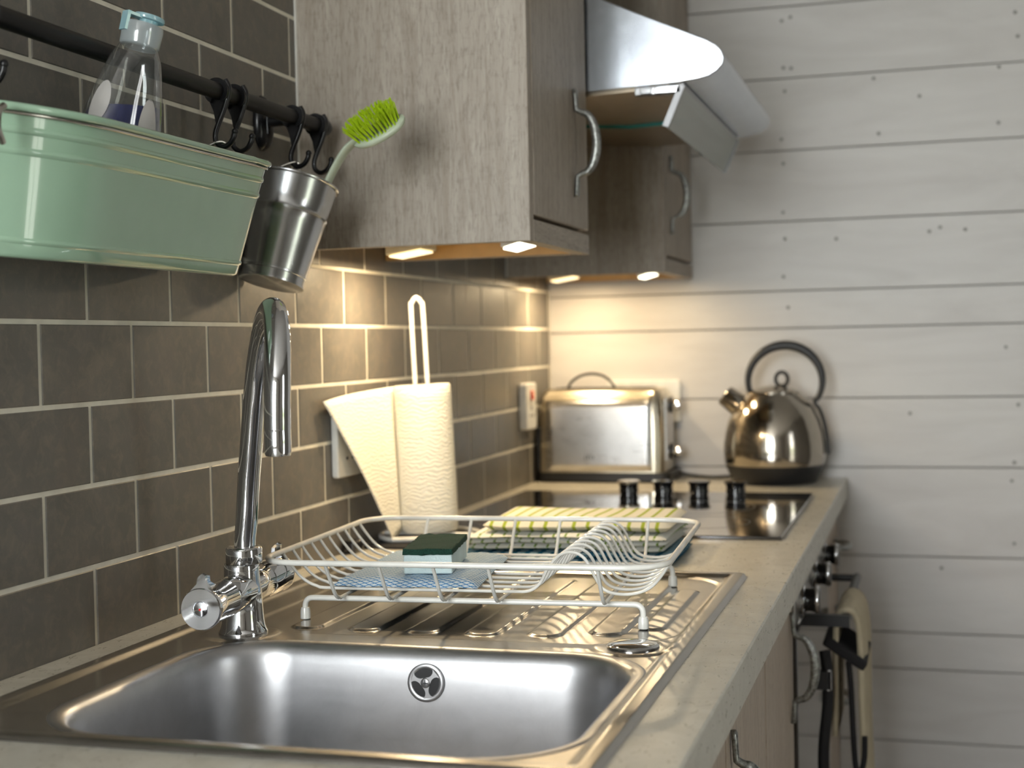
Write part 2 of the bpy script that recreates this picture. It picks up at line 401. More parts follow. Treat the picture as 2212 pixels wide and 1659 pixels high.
# far wall of painted horizontal boards
zs = [0, .13, .255, .384, .526, .5973, .7465, .920, 1.056, 1.1952, 1.2691, 1.4064, 1.5457, 1.6873, 1.8278, 1.965, 2.105, 2.25, 2.45]
mb = MB(); mb.cur = 1; mb.box((0, YF+.006, 0), (2.7, YF+.10, 2.45)); mb.cur = 0
for i in range(len(zs)-1):
    z0, z1 = zs[i]+.0012, zs[i+1]-.0012
    xs = [0, 2.7] if i != 13 else [0, .487, 2.7]
    if i % 3 == 1: xs = [0, 1.75, 2.7]
    for a, c in zip(xs, xs[1:]):
        a2 = a+.0006; c2 = c-.0006; d = random.uniform(-.0007, .0007)
        mb.box((a2, YF+d, z0), (c2, YF+.012, z1))
mb.cur = 2
nails = [(.486, 1.80), (.503, 1.806), (.488, 1.708), (.503, 1.706), (.49, 1.662), (.482, 1.568), (.485, 1.52), (.483, 1.424), (.486, 1.372), (.482, 1.297), (.49, 1.236),
         (.66, 1.675), (.668, 1.568), (.745, 1.635), (.89, 1.68), (.888, 1.575), (.92, 1.78), (.924, 1.735), (.76, 1.375), (.78, 1.382), (.826, 1.376), (.585, 1.368),
         (.897, 1.15), (.918, 1.04), (.905, .895), (.908, .775), (.775, .725), (.72, 1.025), (.91, .93), (.93, .64), (.62, .61)]
for x, z in nails:
    mb.lathe([(.0001, -.0004), (.0033, -.0004), (.0036, .001)], (x, YF-.0008, z), (0, 1, 0), n=12)
struct(mb.build('wall_far', [M['boards'], M['dark_gap'], M['nail']], smooth=False, bevel=.001, bseg=1))
def slab(name, a, b, m):
    q = MB(); q.box(a, b); return struct(q.build(name, m, smooth=False))
slab('floor', (-1.3, -3.6, -.05), (2.7, YF+.1, 0), M['floor'])
slab('ceiling', (-1.3, -3.6, 2.45), (2.7, YF+.1, 2.5), M['plaster'])
# rear wall with a window opening, right wall with a window opening
q = MB()
for a, b in (((-1.3, -3.5, 0), (-1.1, -3.4, 2.45)), ((.8, -3.5, 0), (2.7, -3.4, 2.45)), ((-1.1, -3.5, 0), (.8, -3.4, .65)), ((-1.1, -3.5, 2.25), (.8, -3.4, 2.45))): q.box(a, b)
struct(q.build('wall_rear', M['plaster'], smooth=False))
q = MB()
for a, b in (((2.6, -3.4, 0), (2.7, -1.08, 2.45)), ((2.6, -.62, 0), (2.7, YF, 2.45)), ((2.6, -1.08, 2.05), (2.7, -.62, 2.45))): q.box(a, b)
struct(q.build('wall_right', M['darkwall'], smooth=False))
q = MB(); q.box((-1.3, -3.4, 0), (-1.2, -1.7, 2.45)); q.box((-1.2, -1.8, 0), (-.1, -1.7, 2.45)); struct(q.build('wall_left_return', M['plaster'], smooth=False))
def window(name, fn, w, h, nx, nz):
    q = MB(); t = .03
    def bar(u0, u1, z0, z1):
        a = fn(u0, z0, -.02); b = fn(u1, z1, .02)
        q.box(tuple(min(i, j) for i, j in zip(a, b)), tuple(max(i, j) for i, j in zip(a, b)))
    bar(0, w, 0, t); bar(0, w, h-t, h); bar(0, t, t, h-t); bar(w-t, w, t, h-t)
    for i in range(1, nx): bar(w*i/nx-t/2, w*i/nx+t/2, t, h-t)
    for i in range(1, nz): bar(t, w-t, h*i/nz-t/3, h*i/nz+t/3)
    f = struct(q.build(name, M['frame'], smooth=False))
    g = MB(); a = fn(t, t, -.002); b = fn(w-t, h-t, .002)
    g.box(tuple(min(i, j) for i, j in zip(a, b)), tuple(max(i, j) for i, j in zip(a, b)))
    p = g.build('window_pane', M['pane'], f, smooth=False)
window('window_1', lambda u, z, d: (-1.1+u, -3.45+d, .65+z), 1.9, 1.6, 3, 1)
window('door_1', lambda u, z, d: (2.65+d, -1.08+u, .002+z), .46, 2.048, 2, 1)

# ------------------------------------------------------------ worktop and base units
mb = MB()
prof = [(0, ZC-.042), (.597, ZC-.042), (.6, ZC-.039), (.6, ZC-.002), (.5985, ZC), (0, ZC)]
# worktop split around the sink bowl so the bowl hangs in a real cut-out
def wt(y0, y1, x0=0, x1=None):
    if x1 is None:
        p = [(x0, z) if x == 0 else (x, z) for x, z in prof]
    else: p = [(x0, ZC-.042), (x1, ZC-.042), (x1, ZC), (x0, ZC)]
    mb.prism(p, lambda q_, s_: (q_[0], y1 if s_ else y0, q_[1]))
wt(-1.25, -.57); wt(-.225, YF-.001); wt(-.57, -.225, 0, .09); wt(-.57, -.225, .535)
ct = mb.build('worktop', M['counter'], smooth=False); ct.location.z = 0
tag(ct, 'long beige stone-look laminate worktop along the tiled wall', 'worktop')

def bow_handle(y, zc, x, parent, name='handle', half=.071, reach=.032, horizontal=False):
    q = MB()
    def P(a, out):  # a along handle
        return (x+out, y+a, zc) if horizontal else (x+out, y, zc+a)
    for s_ in (-1, 1):
        pts = [P(s_*half, .0035), P(s_*(half-.012), .004), P(s_*(half-.026), .0045)]
        rings = []
        for (a, o_, w_) in ((half+.001, .003, .003), (half-.002, .004, .006), (half-.012, .0045, .005), (half-.022, .005, .0045), (half-.028, .0055, .0042)):
            ring = []
            for k in range(10):
                th = 2*PI*k/10; c1, c2 = math.cos(th)*w_, math.sin(th)*.003
                ring.append((x+o_+c2, y+s_*a, zc+c1) if horizontal else (x+o_+c2, y+c1, zc+s_*a))
            rings.append(ring)
        q.loft(rings)
    arc = [P(half-.026, .005), P(half-.030, .012)]+[P((half-.030)*math.cos(t*PI/12), .012+(reach-.012)*math.sin(t*PI/12)) for t in range(1, 12)]+[P(-(half-.030), .012), P(-(half-.026), .005)]
    arc = cr(arc, 4); m = len(arc)
    q.tube(arc, [.0036+.0026*math.sin(PI*i/(m-1)) for i in range(m)], 10)
    return q.build(name, M['pewter'], parent, angle=60)

def base_unit(y0, y1, door, label, name='base_cabinet', handle_y=None, drawer=False):
    t = thing(name, label, 'cabinet', (0, (y0+y1)/2, 0))
    q = MB(); e = .002
    q.box((.02, y0+e, .1), (.56, y0+.018, ZC-.043)); q.box((.02, y1-.018, .1), (.56, y1-e, ZC-.043)); q.box((.02, y0+.018, .1), (.56, y1-.018, .118)); q.box((.02, y0+.018, .118), (.03, y1-.018, ZC-.043))
    q.build('carcass', M['woodbase_lit'], t, smooth=False)
    q = MB(); q.box((.50, y0+e, 0), (.515, y1-e, .1)); q.build('plinth', M['woodbase_lit'], t, smooth=False)
    if drawer:
        h = [(.73, .85), (.60, .724), (.12, .594)]
        for a, b in h:
            q = MB(); q.box((.56, y0+.003, a), (.579, y1-.003, b)); d = q.build('drawer', M['woodbase_lit'], t, smooth=False, bevel=.002)
            bow_handle((y0+y1)/2, (a+b)/2+(.0 if b-a < .2 else .15), .579, d, horizontal=True)
    else:
        q = MB(); q.box((.56, y0+.0025, .12), (.579, y1-.0025, .852)); d = q.build('door', M['woodbase_lit'], t, smooth=False, bevel=.002)
        bow_handle(handle_y, .748, .579, d)
    return t
base_unit(-1.24, -.80, 1, 'nearest limed oak base cabinet under the worktop, out at the bottom right corner', handle_y=-1.19)
base_unit(-.80, -.188, 1, 'limed oak base cabinet under the sink bowl, left of the nearest bow handle', handle_y=-.75)
base_unit(-.184, .125, 1, 'limed oak base cabinet under the sink drainer with a bow handle at its near edge', handle_y=-.158)
base_unit(.129, .455, 1, 'limed oak base cabinet beside the oven with a bow handle at its far edge', handle_y=.412)
base_unit(1.068, 1.405, 1, 'limed oak drawer cabinet between the oven and the white boarded wall', name='drawer_cabinet', drawer=True)

# oven
t = thing('built_in_oven', 'steel and black built-in oven under the hob with round control knobs', 'oven', (.3, .76, 0))
q = MB(); q.box((.03, .462, .10), (.56, 1.062, .855)); q.build('housing', M['matblack'], t, smooth=False)
q = MB(); q.box((.56, .462, .792), (.582, 1.062, .855)); q.build('control_panel', M['ovensteel'], t, smooth=False, bevel=.002)
q = MB(); q.box((.56, .462, .26), (.584, 1.062, .788)); dr = q.build('door', M['blackglass'], t, smooth=False, bevel=.003)
q = MB(); q.box((.56, .462, .10), (.582, 1.062, .255)); q.build('drawer', M['ovensteel'], t, smooth=False, bevel=.002)
q = MB(); q.tube([(.6365, .611, .7738), (.6365, .985, .7738)], .0070, 16)
q.box((.5835, .600, .7655), (.6445, .612, .782)); q.tube([(.583, .975, .7735), (.6365, .975, .7738)], .006, 10)
q.build('handle', M['matblack'], dr)
for y in (.535, .755, .955):
    q = MB(); q.lathe([(.001, 0), (.021, 0), (.021, .006), (.017, .008)], (.582, y, .815), (1, 0, 0), n=32); k = q.build('control_knob', M['chrome'], t)
    q = MB(); q.lathe([(.0165, .007), (.0155, .013), (.0165, .020), (.018, .021), (.018, .027), (.0165, .028), (.001, .028)], (.582, y, .815), (1, 0, 0), n=32); q.build('knob_grip', M['blackgloss'] if y != .66 else M['blackgloss'], k)
    q = MB(); q.lathe([(.0185, .0215), (.0192, .0245), (.0185, .0265), (.0178, .0265), (.0178, .0215)], (.582, y, .815), (1, 0, 0), n=32, cap0=False, cap1=False); q.build('chrome_ring', M['chrome'], k)

# oven glove hanging from the oven handle
t = thing('oven_glove', 'cream oven glove with black binding hanging over the oven handle', 'oven glove', (.64, .70, .7735))
sec = [(.620, .60), (.621, .68), (.6225, .74), (.6255, .772), (.633, .7835), (.643, .7845), (.652, .776), (.657, .755), (.6595, .72), (.6600, .66), (.661, .58), (.664, .50), (.663, .42), (.660, .36)]
sec = [(p.x, p.z) for p in cr([(a, 0, b) for a, b in sec], 3)]
def glove(u, v):
    k = v*(len(sec)-1); i_ = min(int(k), len(sec)-2); f = k-i_
    x = sec[i_][0]*(1-f)+sec[i_+1][0]*f; z = sec[i_][1]*(1-f)+sec[i_+1][1]*f
    return (x+.0025*math.sin(u*10+v*7)*(v > .3), .632+u*.165+.006*math.sin(v*13), z)
q = MB(); q.grid(glove, 14, 60); q.build('quilted_cotton', M['cream'], t, solid=.008, angle=70)
q = MB(); d_ = Vector((.056, 0, -.036)); q.obox(Vector((.636, .700, .7215)), d_.normalized(), (0, 1, 0), Vector((.036, 0, .056)).normalized(), .034, .074, .007); q.build('black_binding', M['blackcloth'], t, bevel=.003)
q = MB(); q.tube(cr([(.641, .624, .712), (.644, .622, .68), (.6455, .621, .64), (.6475, .620, .59), (.6500, .620, .560), (.6560, .620, .553), (.6615, .620, .575), (.6625, .620, .606)], 6), .0042, 10); q.build('hanging_strap', M['blackcloth'], t)
t = thing('oven_cloth', 'dark folded cloth hanging on the oven handle left of the cream oven glove', 'cloth', (.61, .60, .70))
q = MB(); q.grid(lambda u, v: (.606+.010*u+.004*math.sin(v*12), .578+.012*u, .735-v*.40), 5, 30); q.build('cotton', M['blackcloth'], t, solid=.007, angle=70)
q = MB(); q.box((.596, .570, .682), (.615, .586, .708)); q.build('clip', M['matblack'], t, bevel=.001)
q = MB(); q.tube(rrect(.6145, .6195, .681, .709, .002, 3) and [(x, .574, z) for x, z in rrect(.6135, .6195, .681, .709, .002, 3)], .0009, 8, close=True); q.build('metal_loop', M['chrome'], t)

# ------------------------------------------------------------ hob
t = thing('ceramic_hob', 'black glass hob set into the worktop, its four knobs by the far edge', 'hob', (.3, .787, ZC))
q = MB(); q.prism(rrect(.040, .561, .507, 1.066, .006, 3), lambda p, s_: (p[0], p[1], ZC+.0003+.005*s_)); q.build('glass_top', M['blackglass'], t, bevel=.0012)
for cx_, cy_, r_ in ((.15, .65, .085), (.43, .65, .07), (.14, .88, .06), (.40, .84, .085)):
    q = MB(); q.lathe([(r_, 0), (r_+.0012, 0), (r_+.0012, .00012), (r_, .00012)], (cx_, cy_, ZC+.0054), n=64, cap0=False, cap1=False); q.build('cooking_zone_ring', M['mark'], t)
for x in (.243, .305, .368, .432):
    q = MB(); q.lathe([(.001, 0), (.0155, 0), (.0155, .003), (.0175, .005), (.0165, .012), (.0172, .017), (.018, .019)], (x, 1.022, ZC+.0054), n=32); k = q.build('hob_knob', M['blackgloss'], t)
    q = MB(); q.lathe([(.018, .019), (.0198, .0195), (.0202, .022), (.0185, .024), (.001, .024)], (x, 1.022, ZC+.0054), n=32, cap0=False); q.build('knob_cap', M['champagne'] if x < .25 else M['blackgloss'], k)

# ------------------------------------------------------------ sink
BX0, BX1, BY0, BY1, BR = .113, .523, -.557, -.241, .075
SX0, SX1, SY0, SY1 = .043, .552, -.583, .207
t = thing('kitchen_sink', 'inset stainless steel sink with one rounded bowl and a ribbed drainer', 'sink', (.3, -.19, ZC))
def splate(x, y):
    d = -sdr(x, y, SX0, SX1, SY0, SY1, .012)       # distance inward from the edge
    z = .0002+.0048*min(1, max(0, d)/.0030)**.6-.0030*ss(.014, .024, d)
    e = -sdr(x, y, .098, .532, -.196, .190, .075)
    z -= .0014*ss(-.003, .004, e)
    if e > 0:
        # pressed ribs running to the back with rounded ends
        for k, cx_ in enumerate((.165, .226, .286, .346, .406, .462)):
            y0 = -.176+.02*abs(k-2.5)*0; r = sdr(x, y, cx_-.0165, cx_+.0165, y0+.006*max(0, k-3)**2, .150, .015)
            z += .0021*ss(.0012, -.0022, r)
        r = sdr(x, y, .490, .512, -.12, .10, .011); z += .0018*ss(.0015, -.0015, r)
    d2 = math.hypot(x-.118, y+.212); z += .0014*ss(.040, .034, d2)
    d3 = math.hypot(x-.500, y+.204); z += .0012*ss(.040, .034, d3)
    return ZC+z
nx, ny = 260, 400
q = MB(); idx = {}
for j in range(ny+1):
    for i in range(nx+1):
        x = SX0+(SX1-SX0)*i/nx; y = SY0+(SY1-SY0)*j/ny; idx[i, j] = len(q.v); q.v.append((x, y, splate(x, y)))
for j in range(ny):
    for i in range(nx):
        x = SX0+(SX1-SX0)*(i+.5)/nx; y = SY0+(SY1-SY0)*(j+.5)/ny
        if sdr(x, y, BX0, BX1, BY0, BY1, BR) < .003: continue
        q.f.append((idx[i, j], idx[i+1, j], idx[i+1, j+1], idx[i, j+1])); q.mi.append(0)
q.build('drainer_deck', M['steel'], t, angle=80)
q = MB(); rings = []
def brring(off, z, rx=None):
    r = max(.012, BR+off*.9) if rx is None else rx
    return [(x, y, z) for x, y in rrect(BX0-off, BX1+off, BY0-off, BY1+off, r, 16)]
zt = ZC+.0024
for off, z in ((.010, zt-.0012), (.0085, zt+.0001), (.006, zt+.0003), (.003, zt+.0001), (0, zt-.0008), (-.003, zt-.0028), (-.0055, zt-.006), (-.0075, zt-.011), (-.009, zt-.018), (-.0105, zt-.03), (-.0125, zt-.05), (-.015, zt-.08), (-.0175, zt-.11), (-.021, zt-.128), (-.027, zt-.141), (-.036, zt-.149), (-.048, zt-.153), (-.062, zt-.155)):
    rings.append(brring(off, z))
rings.append([((p[0]-.318)*.3+.318, (p[1]+.4)*.3-.4, zt-.158) for p in rings[-1]])
q.loft(rings, cap0=False, cap1=True); q.build('bowl', M['basin'], t, angle=80)
q = MB(); q.lathe([(.045, .001), (.043, .004), (.032, .003), (.028, -.004), (.001, -.005)], (.318, -.40, zt-.158), n=48); q.build('waste_strainer', M['chrome'], t)
# overflow: ring with three spokes and a screw, on the far bowl wall
oc = Vector((.3203, BY1-.0122, .8735)); on = Vector((0, -1, .06)).normalized()
q = MB(); ux = Vector((1, 0, 0)); uz = on.cross(ux)*-1
uz = ux.cross(on)*1
R0, R1, R2 = .0172, .0128, .0052
def pol(r, a, h): return oc+ux*(r*math.cos(a))+uz*(r*math.sin(a))+on*h
n = 72; 
q.loft([[pol(r, 2*PI*k/n, h) for k in range(n)] for r, h in ((R0, -.0005), (R0, .0012), (R0-.0012, .0019), (R1+.0006, .0017), (R1, .0012), (R1, -.0005))], cap0=False, cap1=False)
for s_ in range(3):
    a = PI/2-.19+s_*2*PI/3
    rad = ux*math.cos(a)+uz*math.sin(a); tan = ux*-math.sin(a)+uz*math.cos(a)
    rings = []
    for r, w in ((.003, .0035), (.0055, .0021), (.0075, .0016), (.0095, .0017), (.0115, .0026), (.0134, .0050)):
        rings.append([oc+rad*r+tan*w+on*.0002, oc+rad*r+tan*w+on*.0019, oc+rad*r-tan*w+on*.0019, oc+rad*r-tan*w+on*.0002])
    q.loft(rings)
q.lathe([(.0045, .0002), (.0045, .0020), (.0038, .0027), (.001, .0030)], oc, on, n=24)
ov = q.build('overflow_cover', M['basin'], t, angle=50)
q = MB(); q.obox(oc+on*.0030, ux, uz, on, .0028, .0006, .0002); q.obox(oc+on*.0030, uz, ux, on, .0028, .0006, .0002); q.build('screw_slot', M['mark'], ov, smooth=False)
q = MB(); q.lathe([(.0133, .0009), (.0001, .0008)], oc, on, n=40, cap0=False); q.build('overflow_hole', M['matblack'], t)
# tap hole blanking disc
q = MB(); q.lathe([(.0235, 0), (.0238, .0012), (.0225, .0022), (.019, .0026), (.001, .0030)], (.500, -.204, ZC+.0034), n=56); q.build('tap_hole_cover', M['chrome'], t)

# ------------------------------------------------------------ mixer tap
TX, TY = .119, -.212; BZ = ZC+.0032
t = thing('mixer_tap', 'tall chrome swan-neck mixer tap standing at the corner of the sink bowl', 'tap', (TX, TY, BZ))
q = MB(); q.lathe([(.0235, 0), (.0238, .0014), (.0228, .003), (.0214, .007), (.0203, .014), (.0195, .026), (.0188, .040), (.0172, .052), (.0170, .060), (.0170, .0665), (.0166, .0670)], (TX, TY, BZ), n=56); q.build('base', M['chrome'], t, angle=50)
ax = Vector((-.105, 1, 0)).normalized(); bc = Vector((TX, TY, .9445))
q = MB(); q.lathe([(.0168, -.048), (.0178, -.047), (.0178, -.02), (.0182, 0), (.0178, .02), (.0178, .047), (.0168, .048)], bc, ax, n=56); q.build('body', M['chrome'], t, angle=50)
q = MB(); q.lathe([(.0172, .0672), (.0176, .0677), (.0176, .0815), (.0165, .083), (.0125, .0835), (.0105, .0825)], (TX+.0028, TY, BZ), n=48); q.build('collar', M['chrome'], t, angle=50)
px = Vector((ax.y, -ax.x, 0))
for s_, nm in ((-1, 'hot'), (1, 'cold')):
    d = ax*s_; c0 = bc+d*.0485
    q = MB(); q.lathe([(.0172, 0), (.0180, .001), (.0182, .044), (.0190, .047), (.0192, .052), (.0182, .0536), (.0072, .0536), (.0066, .0526), (.0062, .0536), (.0015, .0545)], c0, d, n=56)
    # thumb fin above the disc
    up = Vector((0, 0, 1)); pts = [(-.0155, .0110), (-.0085, .0175), (-.0035, .0225), (-.0022, .0290), (.0020, .0318), (.0048, .0300), (.0050, .0235), (.0090, .0175), (.0155, .0110)]
    q.prism(pts, lambda p, e: c0+d*(.0475+.0048*e)+px*p[0]+up*p[1])
    q.prism([(.0475, .0175), (.0475, .0300), (.0370, .0280), (.0360, .0225), (.026, .0184), (.020, .0172)], lambda p, e: c0+d*p[0]+px*(.0012+.0036*(e*2-1)*.5)+up*p[1])
    h = q.build('lever_handle', M['chrome'], t, angle=40)
    q = MB(); q.lathe([(.0007, 0), (.0011, .0003), (.0003, .0004)], c0+d*.0546, d, n=12); q.build('indicator_dot', M['dotred'] if s_ < 0 else M['liquid'], h)
sp = [(.1228, -.2120, .9785), (.1238, -.2122, .9950), (.1265, -.2130, 1.0136), (.1308, -.2160, 1.0474), (.1391, -.2230, 1.0918), (.1464, -.2300, 1.1255), (.1547, -.2380, 1.1575), (.1662, -.2500, 1.1850), (.1802, -.2680, 1.2030), (.1972, -.2920, 1.2105), (.2132, -.3180, 1.2035), (.2238, -.3380, 1.1845), (.2295, -.3510, 1.1578), (.2308, -.3560, 1.1300), (.2308, -.3570, 1.1080)]
P = cr(sp, 8); m = len(P)
q = MB(); q.tube(P, [.0102+.0011*min(1, i/(m*.45)) for i in range(m)], 28, cap=False); q.build('swan_spout', M['chrome'], t, angle=60)
q = MB(); q.lathe([(.0108, .001), (.0113, 0), (.0113, -.019), (.0104, -.022), (.0085, -.0225), (.0070, -.0215), (.001, -.0215)], (.2308, -.3570, 1.108), n=32); q.build('aerator', M['chrome'], t, angle=50)

# ------------------------------------------------------------ dish rack
RC = Vector((.314, -.008, 0)); RA = math.radians(3.2)
def R(p):
    x, y, z = p; return (RC.x+x*math.cos(RA)-y*math.sin(RA), RC.y+x*math.sin(RA)+y*math.cos(RA), z)
t = thing('dish_rack', 'white plastic-coated wire dish rack standing on the sink drainer', 'dish rack', (RC.x, RC.y, ZC))
q = MB(); q.tube([R((x, y, .9685)) for x, y in rrect(-.200, .200, -.176, .176, .042, 8)], .0030, 12, close=True); q.build('top_rim', M['white_wire'], t)
for s_ in (-1, 1):
    y = s_*.119; 
    q = MB(); q.tube([R(p) for p in fillet([(-.171, y, .9065), (-.171, y, .9245), (.172, y, .9245), (.172, y, .9065)], .014)], .0029, 12); lg = q.build('leg_bar', M['white_wire'], t)
    for x in (-.171, .172):
        q = MB(); q.lathe([(.0035, 0), (.0052, .001), (.0050, .009), (.0042, .012), (.0036, .0122)], R((x, y, splate(*R((x, y, 0))[:2])+.0001)), n=16); q.build('rubber_foot', M['white_wire'], lg)
for x in (-.128, -.074, -.020, .034, .138):
    q = MB(); q.tube(cr([R(p) for p in ((x, -.175, .968), (x, -.165, .955), (x, -.150, .936), (x, -.138, .9285), (x, -.125, .9280), (x, 0, .9280), (x, .125, .9280), (x, .138, .9285), (x, .150, .936), (x, .165, .955), (x, .175, .968))], 4), .0019, 8); q.build('cross_wire', M['white_wire'], t)
for k in range(10):
    y = -.107+.0262*k
    pr_ = [(-.199, .9675), (-.190, .955), (-.178, .942), (-.163, .9345), (-.140, .9325), (0, .9325), (.040, .9325), (.058, .9335), (.069, .941), (.078, .957), (.090, .9695), (.103, .972), (.114, .966), (.123, .950), (.131, .9375), (.143, .9325), (.160, .9325), (.176, .938), (.188, .950), (.1985, .9675)]
    q = MB(); q.tube(cr([R((a, y, b)) for a, b in pr_], 4), .0016, 8); q.build('long_wire', M['white_wire'], t)

# folded dishcloth, sponge
o_ = MB()
cl = [(.176, -.127), (.326, -.117), (.300, .080), (.160, .092)]
def bil(u, v):
    a, b, c, d = [Vector(p) for p in cl]; return (a*(1-u)+b*u)*(1-v)+(d*(1-u)+c*u)*v
def clothp(u, v, top):
    p = bil(u, v); e = min(u, 1-u, v, 1-v); 
    z = .9352+(.0072*min(1, (e*14)**.5) if top else 0); z += .0006*math.sin(u*23+v*9)*(1 if top else 0)
    return (p.x, p.y, z)
rings = []
nn = 26
o_.grid(lambda u, v: clothp(u, v, True), nn, nn); o_.grid(lambda u, v: clothp(u, v, False), nn, nn)
c_ = o_.build('dishcloth', M['cloth'], angle=70, origin=(.24, -.02, .935)); tag(c_, 'folded blue and white net-patterned dishcloth lying in the white wire rack', 'cloth')
t = thing('scouring_sponge', 'pale blue sponge with a dark green scouring top lying on the dishcloth', 'sponge', (.262, -.035, .943))
sa = math.radians(10.5); su = Vector((math.cos(sa), math.sin(sa), 0)); sv = Vector((-math.sin(sa), math.cos(sa), 0)); sc_ = Vector((.2545, -.0335, 0))
q = MB(); q.obox(sc_+Vector((0, 0, .9532)), su, sv, (0, 0, 1), .0250, .056, .0098); q.build('foam_body', M['foam'], t, bevel=.0016, bseg=3)
q = MB()
def sg(u, v, z, j=0):
    p = sc_+su*((u-.5)*.0515)+sv*((v-.5)*.1135); return Vector((p.x+random.uniform(-j, j), p.y+random.uniform(-j, j), z+random.uniform(-j, j)))
per = [(u/16, 0) for u in range(16)]+[(1, v/30) for v in range(30)]+[(1-u/16, 1) for u in range(16)]+[(0, 1-v/30) for v in range(30)]
q.loft([[sg(u, v, z, .0005) for u, v in per] for z in (.9629, .9650, .9675, .9690)]); q.build('scouring_pad', M['scour'], t, angle=70, bevel=.0008)

# ------------------------------------------------------------ kitchen roll on wire stand
kc = Vector((.073, .452, 0)); lean = Vector((-.035, -.01, 1)).normalized()
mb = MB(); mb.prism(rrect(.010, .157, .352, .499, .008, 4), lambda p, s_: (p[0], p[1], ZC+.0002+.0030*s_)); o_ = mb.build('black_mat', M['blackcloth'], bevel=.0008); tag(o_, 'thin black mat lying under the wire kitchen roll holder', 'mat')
mb = MB(); mb.prism(rrect(.003, .021, .300, .330, .004, 4), lambda p, s_: (p[0], p[1], ZC+.0002+.017*s_)); mb.lathe([(.003, 0), (.003, .012)], (.012, .300, ZC+.008), (0, -1, 0), n=10); o_ = mb.build('black_plug', M['blackgloss'], bevel=.002); tag(o_, 'small black plug lying against the tiles behind the dish rack', 'plug')
t = thing('kitchen_roll', 'white kitchen roll with one loose sheet, slotted on the wire stand', 'kitchen roll', (kc.x, kc.y, .91))
base = Vector((.0735, .452, .9125))
q = MB(); q.lathe([(.0185, .001), (.038, 0), (.0402, .002), (.0408, .02), (.0412, .19), (.0408, .206), (.0385, .2085), (.0185, .2085)], base, lean, n=64, cap0=False, cap1=False)
q.build('paper_roll', M['paper'], t, angle=60)
q = MB(); q.lathe([(.0188, .0005), (.0188, .2083)], base, lean, n=40, cap0=False, cap1=False); q.build('card_core', M['card'], t)
top = base+lean*.207
def sheet(u, v):   # u from free edge to roll, v from bottom to top
    fb, ft = Vector((.040, .393, .9045)), Vector((.0085, .237, 1.1065))
    rb, rt = base+Vector((-.0345, -.0215, .002)), top+Vector((-.0345, -.0215, 0))
    p = (fb*(1-v)+ft*v)*(1-u)+(rb*(1-v)+rt*v)*u
    n_ = Vector((1, .35, 0)); p += n_*(-.012*math.sin(PI*u)*v+.004*math.sin(PI*v)*(1-u)); p.x = max(p.x, .004)
    return p
q = MB(); q.grid(sheet, 14, 20); q.build('loose_sheet', M['paper'], t, solid=.0006, angle=70)
t = thing('roll_holder', 'white wire kitchen roll holder with a tall narrow looped handle', 'roll holder', (kc.x, kc.y, ZC+.003))
q = MB()
ring = [(kc.x+.070*math.cos(a), kc.y+.070*math.sin(a), ZC+.0074) for a in [math.radians(-62+i*(304/44)) for i in range(45)]]
q.tube(ring+[(kc.x+.012, kc.y-.045, ZC+.0074)], .0038, 10)
q.tube([(kc.x-.066, kc.y-.005, ZC+.0092), (kc.x+.066, kc.y-.005, ZC+.0092)], .0030, 10)
q.build('base_ring', M['white_wire'], t)
b2 = Vector((kc.x, kc.y, ZC+.0092)); hx_ = Vector((.95, .3, 0)).normalized()*.0085
q = MB(); tp = b2+lean*.332
q.tube(cr([b2-hx_*.8, b2-hx_+lean*.15, b2-hx_+lean*.31, b2-hx_*.75+lean*.328, tp+lean*.003, b2+hx_*.75+lean*.328, b2+hx_+lean*.31, b2+hx_+lean*.15, b2+hx_*.8], 6), .0034, 10); q.build('upright_loop', M['white_wire'], t)

# ------------------------------------------------------------ tea towels
def folded(name, label, x0, x1, y0, y1, z0, layers, lt, mats, seed, rot=0, top_mat=0):
    rnd = random.Random(seed); t = thing(name, label, 'tea towel', ((x0+x1)/2, (y0+y1)/2, z0))
    cx_, cy_ = (x0+x1)/2, (y0+y1)/2
    for k in range(layers):
        q = MB(); zb = z0+k*lt; ph = rnd.random()*6; sh = rnd.uniform(-.006, .006); m_ = mats[min(k, len(mats)-1)]
        nu, nv = 40, 16; vs = []
        def P(u, v, s_):
            e = min(v/.10, 1) if v < .5 else min((1-v)/.10, 1); eu = min(u/.05, 1) if u < .5 else min((1-u)/.05, 1)
            bulge = (min(e, 1)*(2-min(e, 1)))**.5*(min(eu, 1)*(2-min(eu, 1)))**.5 if e > 0 and eu > 0 else 0
            zz = zb+lt/2+s_*(lt*.52)*bulge+.0006*math.sin(u*17+ph)*(1-abs(s_)*.2)*(v < .3)+.001*math.sin(u*7+v*5+ph)
            x = x0+(x1-x0)*u+sh; y = y0+(y1-y0)*v+.004*math.sin(u*9+ph)
            c, s2 = math.cos(rot), math.sin(rot); dx, dy = x-cx_, y-cy_
            return (cx_+dx*c-dy*s2, cy_+dx*s2+dy*c, zz)
        q.grid(lambda u, v: P(u, v, 1), nu, nv); q.grid(lambda u, v: P(u, v, -1), nu, nv)
        o = q.build('folded_layer', m_, t, angle=80)
        me = o.data; uvl = me.uv_layers.new(name='UVMap'); off = o.location
        for lp in me.loops:
            co = me.vertices[lp.vertex_index].co; uvl.data[lp.index].uv = (co.x+off.x*0+.02*k, co.y+co.z*1.3)
    return t
folded('tea_towel', 'teal checked tea towel folded at the bottom of the towel pile', .165, .452, .262, .440, ZC+.0004, 2, .0058, [M['towelb'], M['towelb']], 3, .02)
folded('tea_towel', 'white tea towel with green checks folded in the middle of the pile', .182, .440, .272, .435, ZC+.0150, 3, .0066, [M['towel2'], M['towel2'], M['towel2']], 5, -.02)
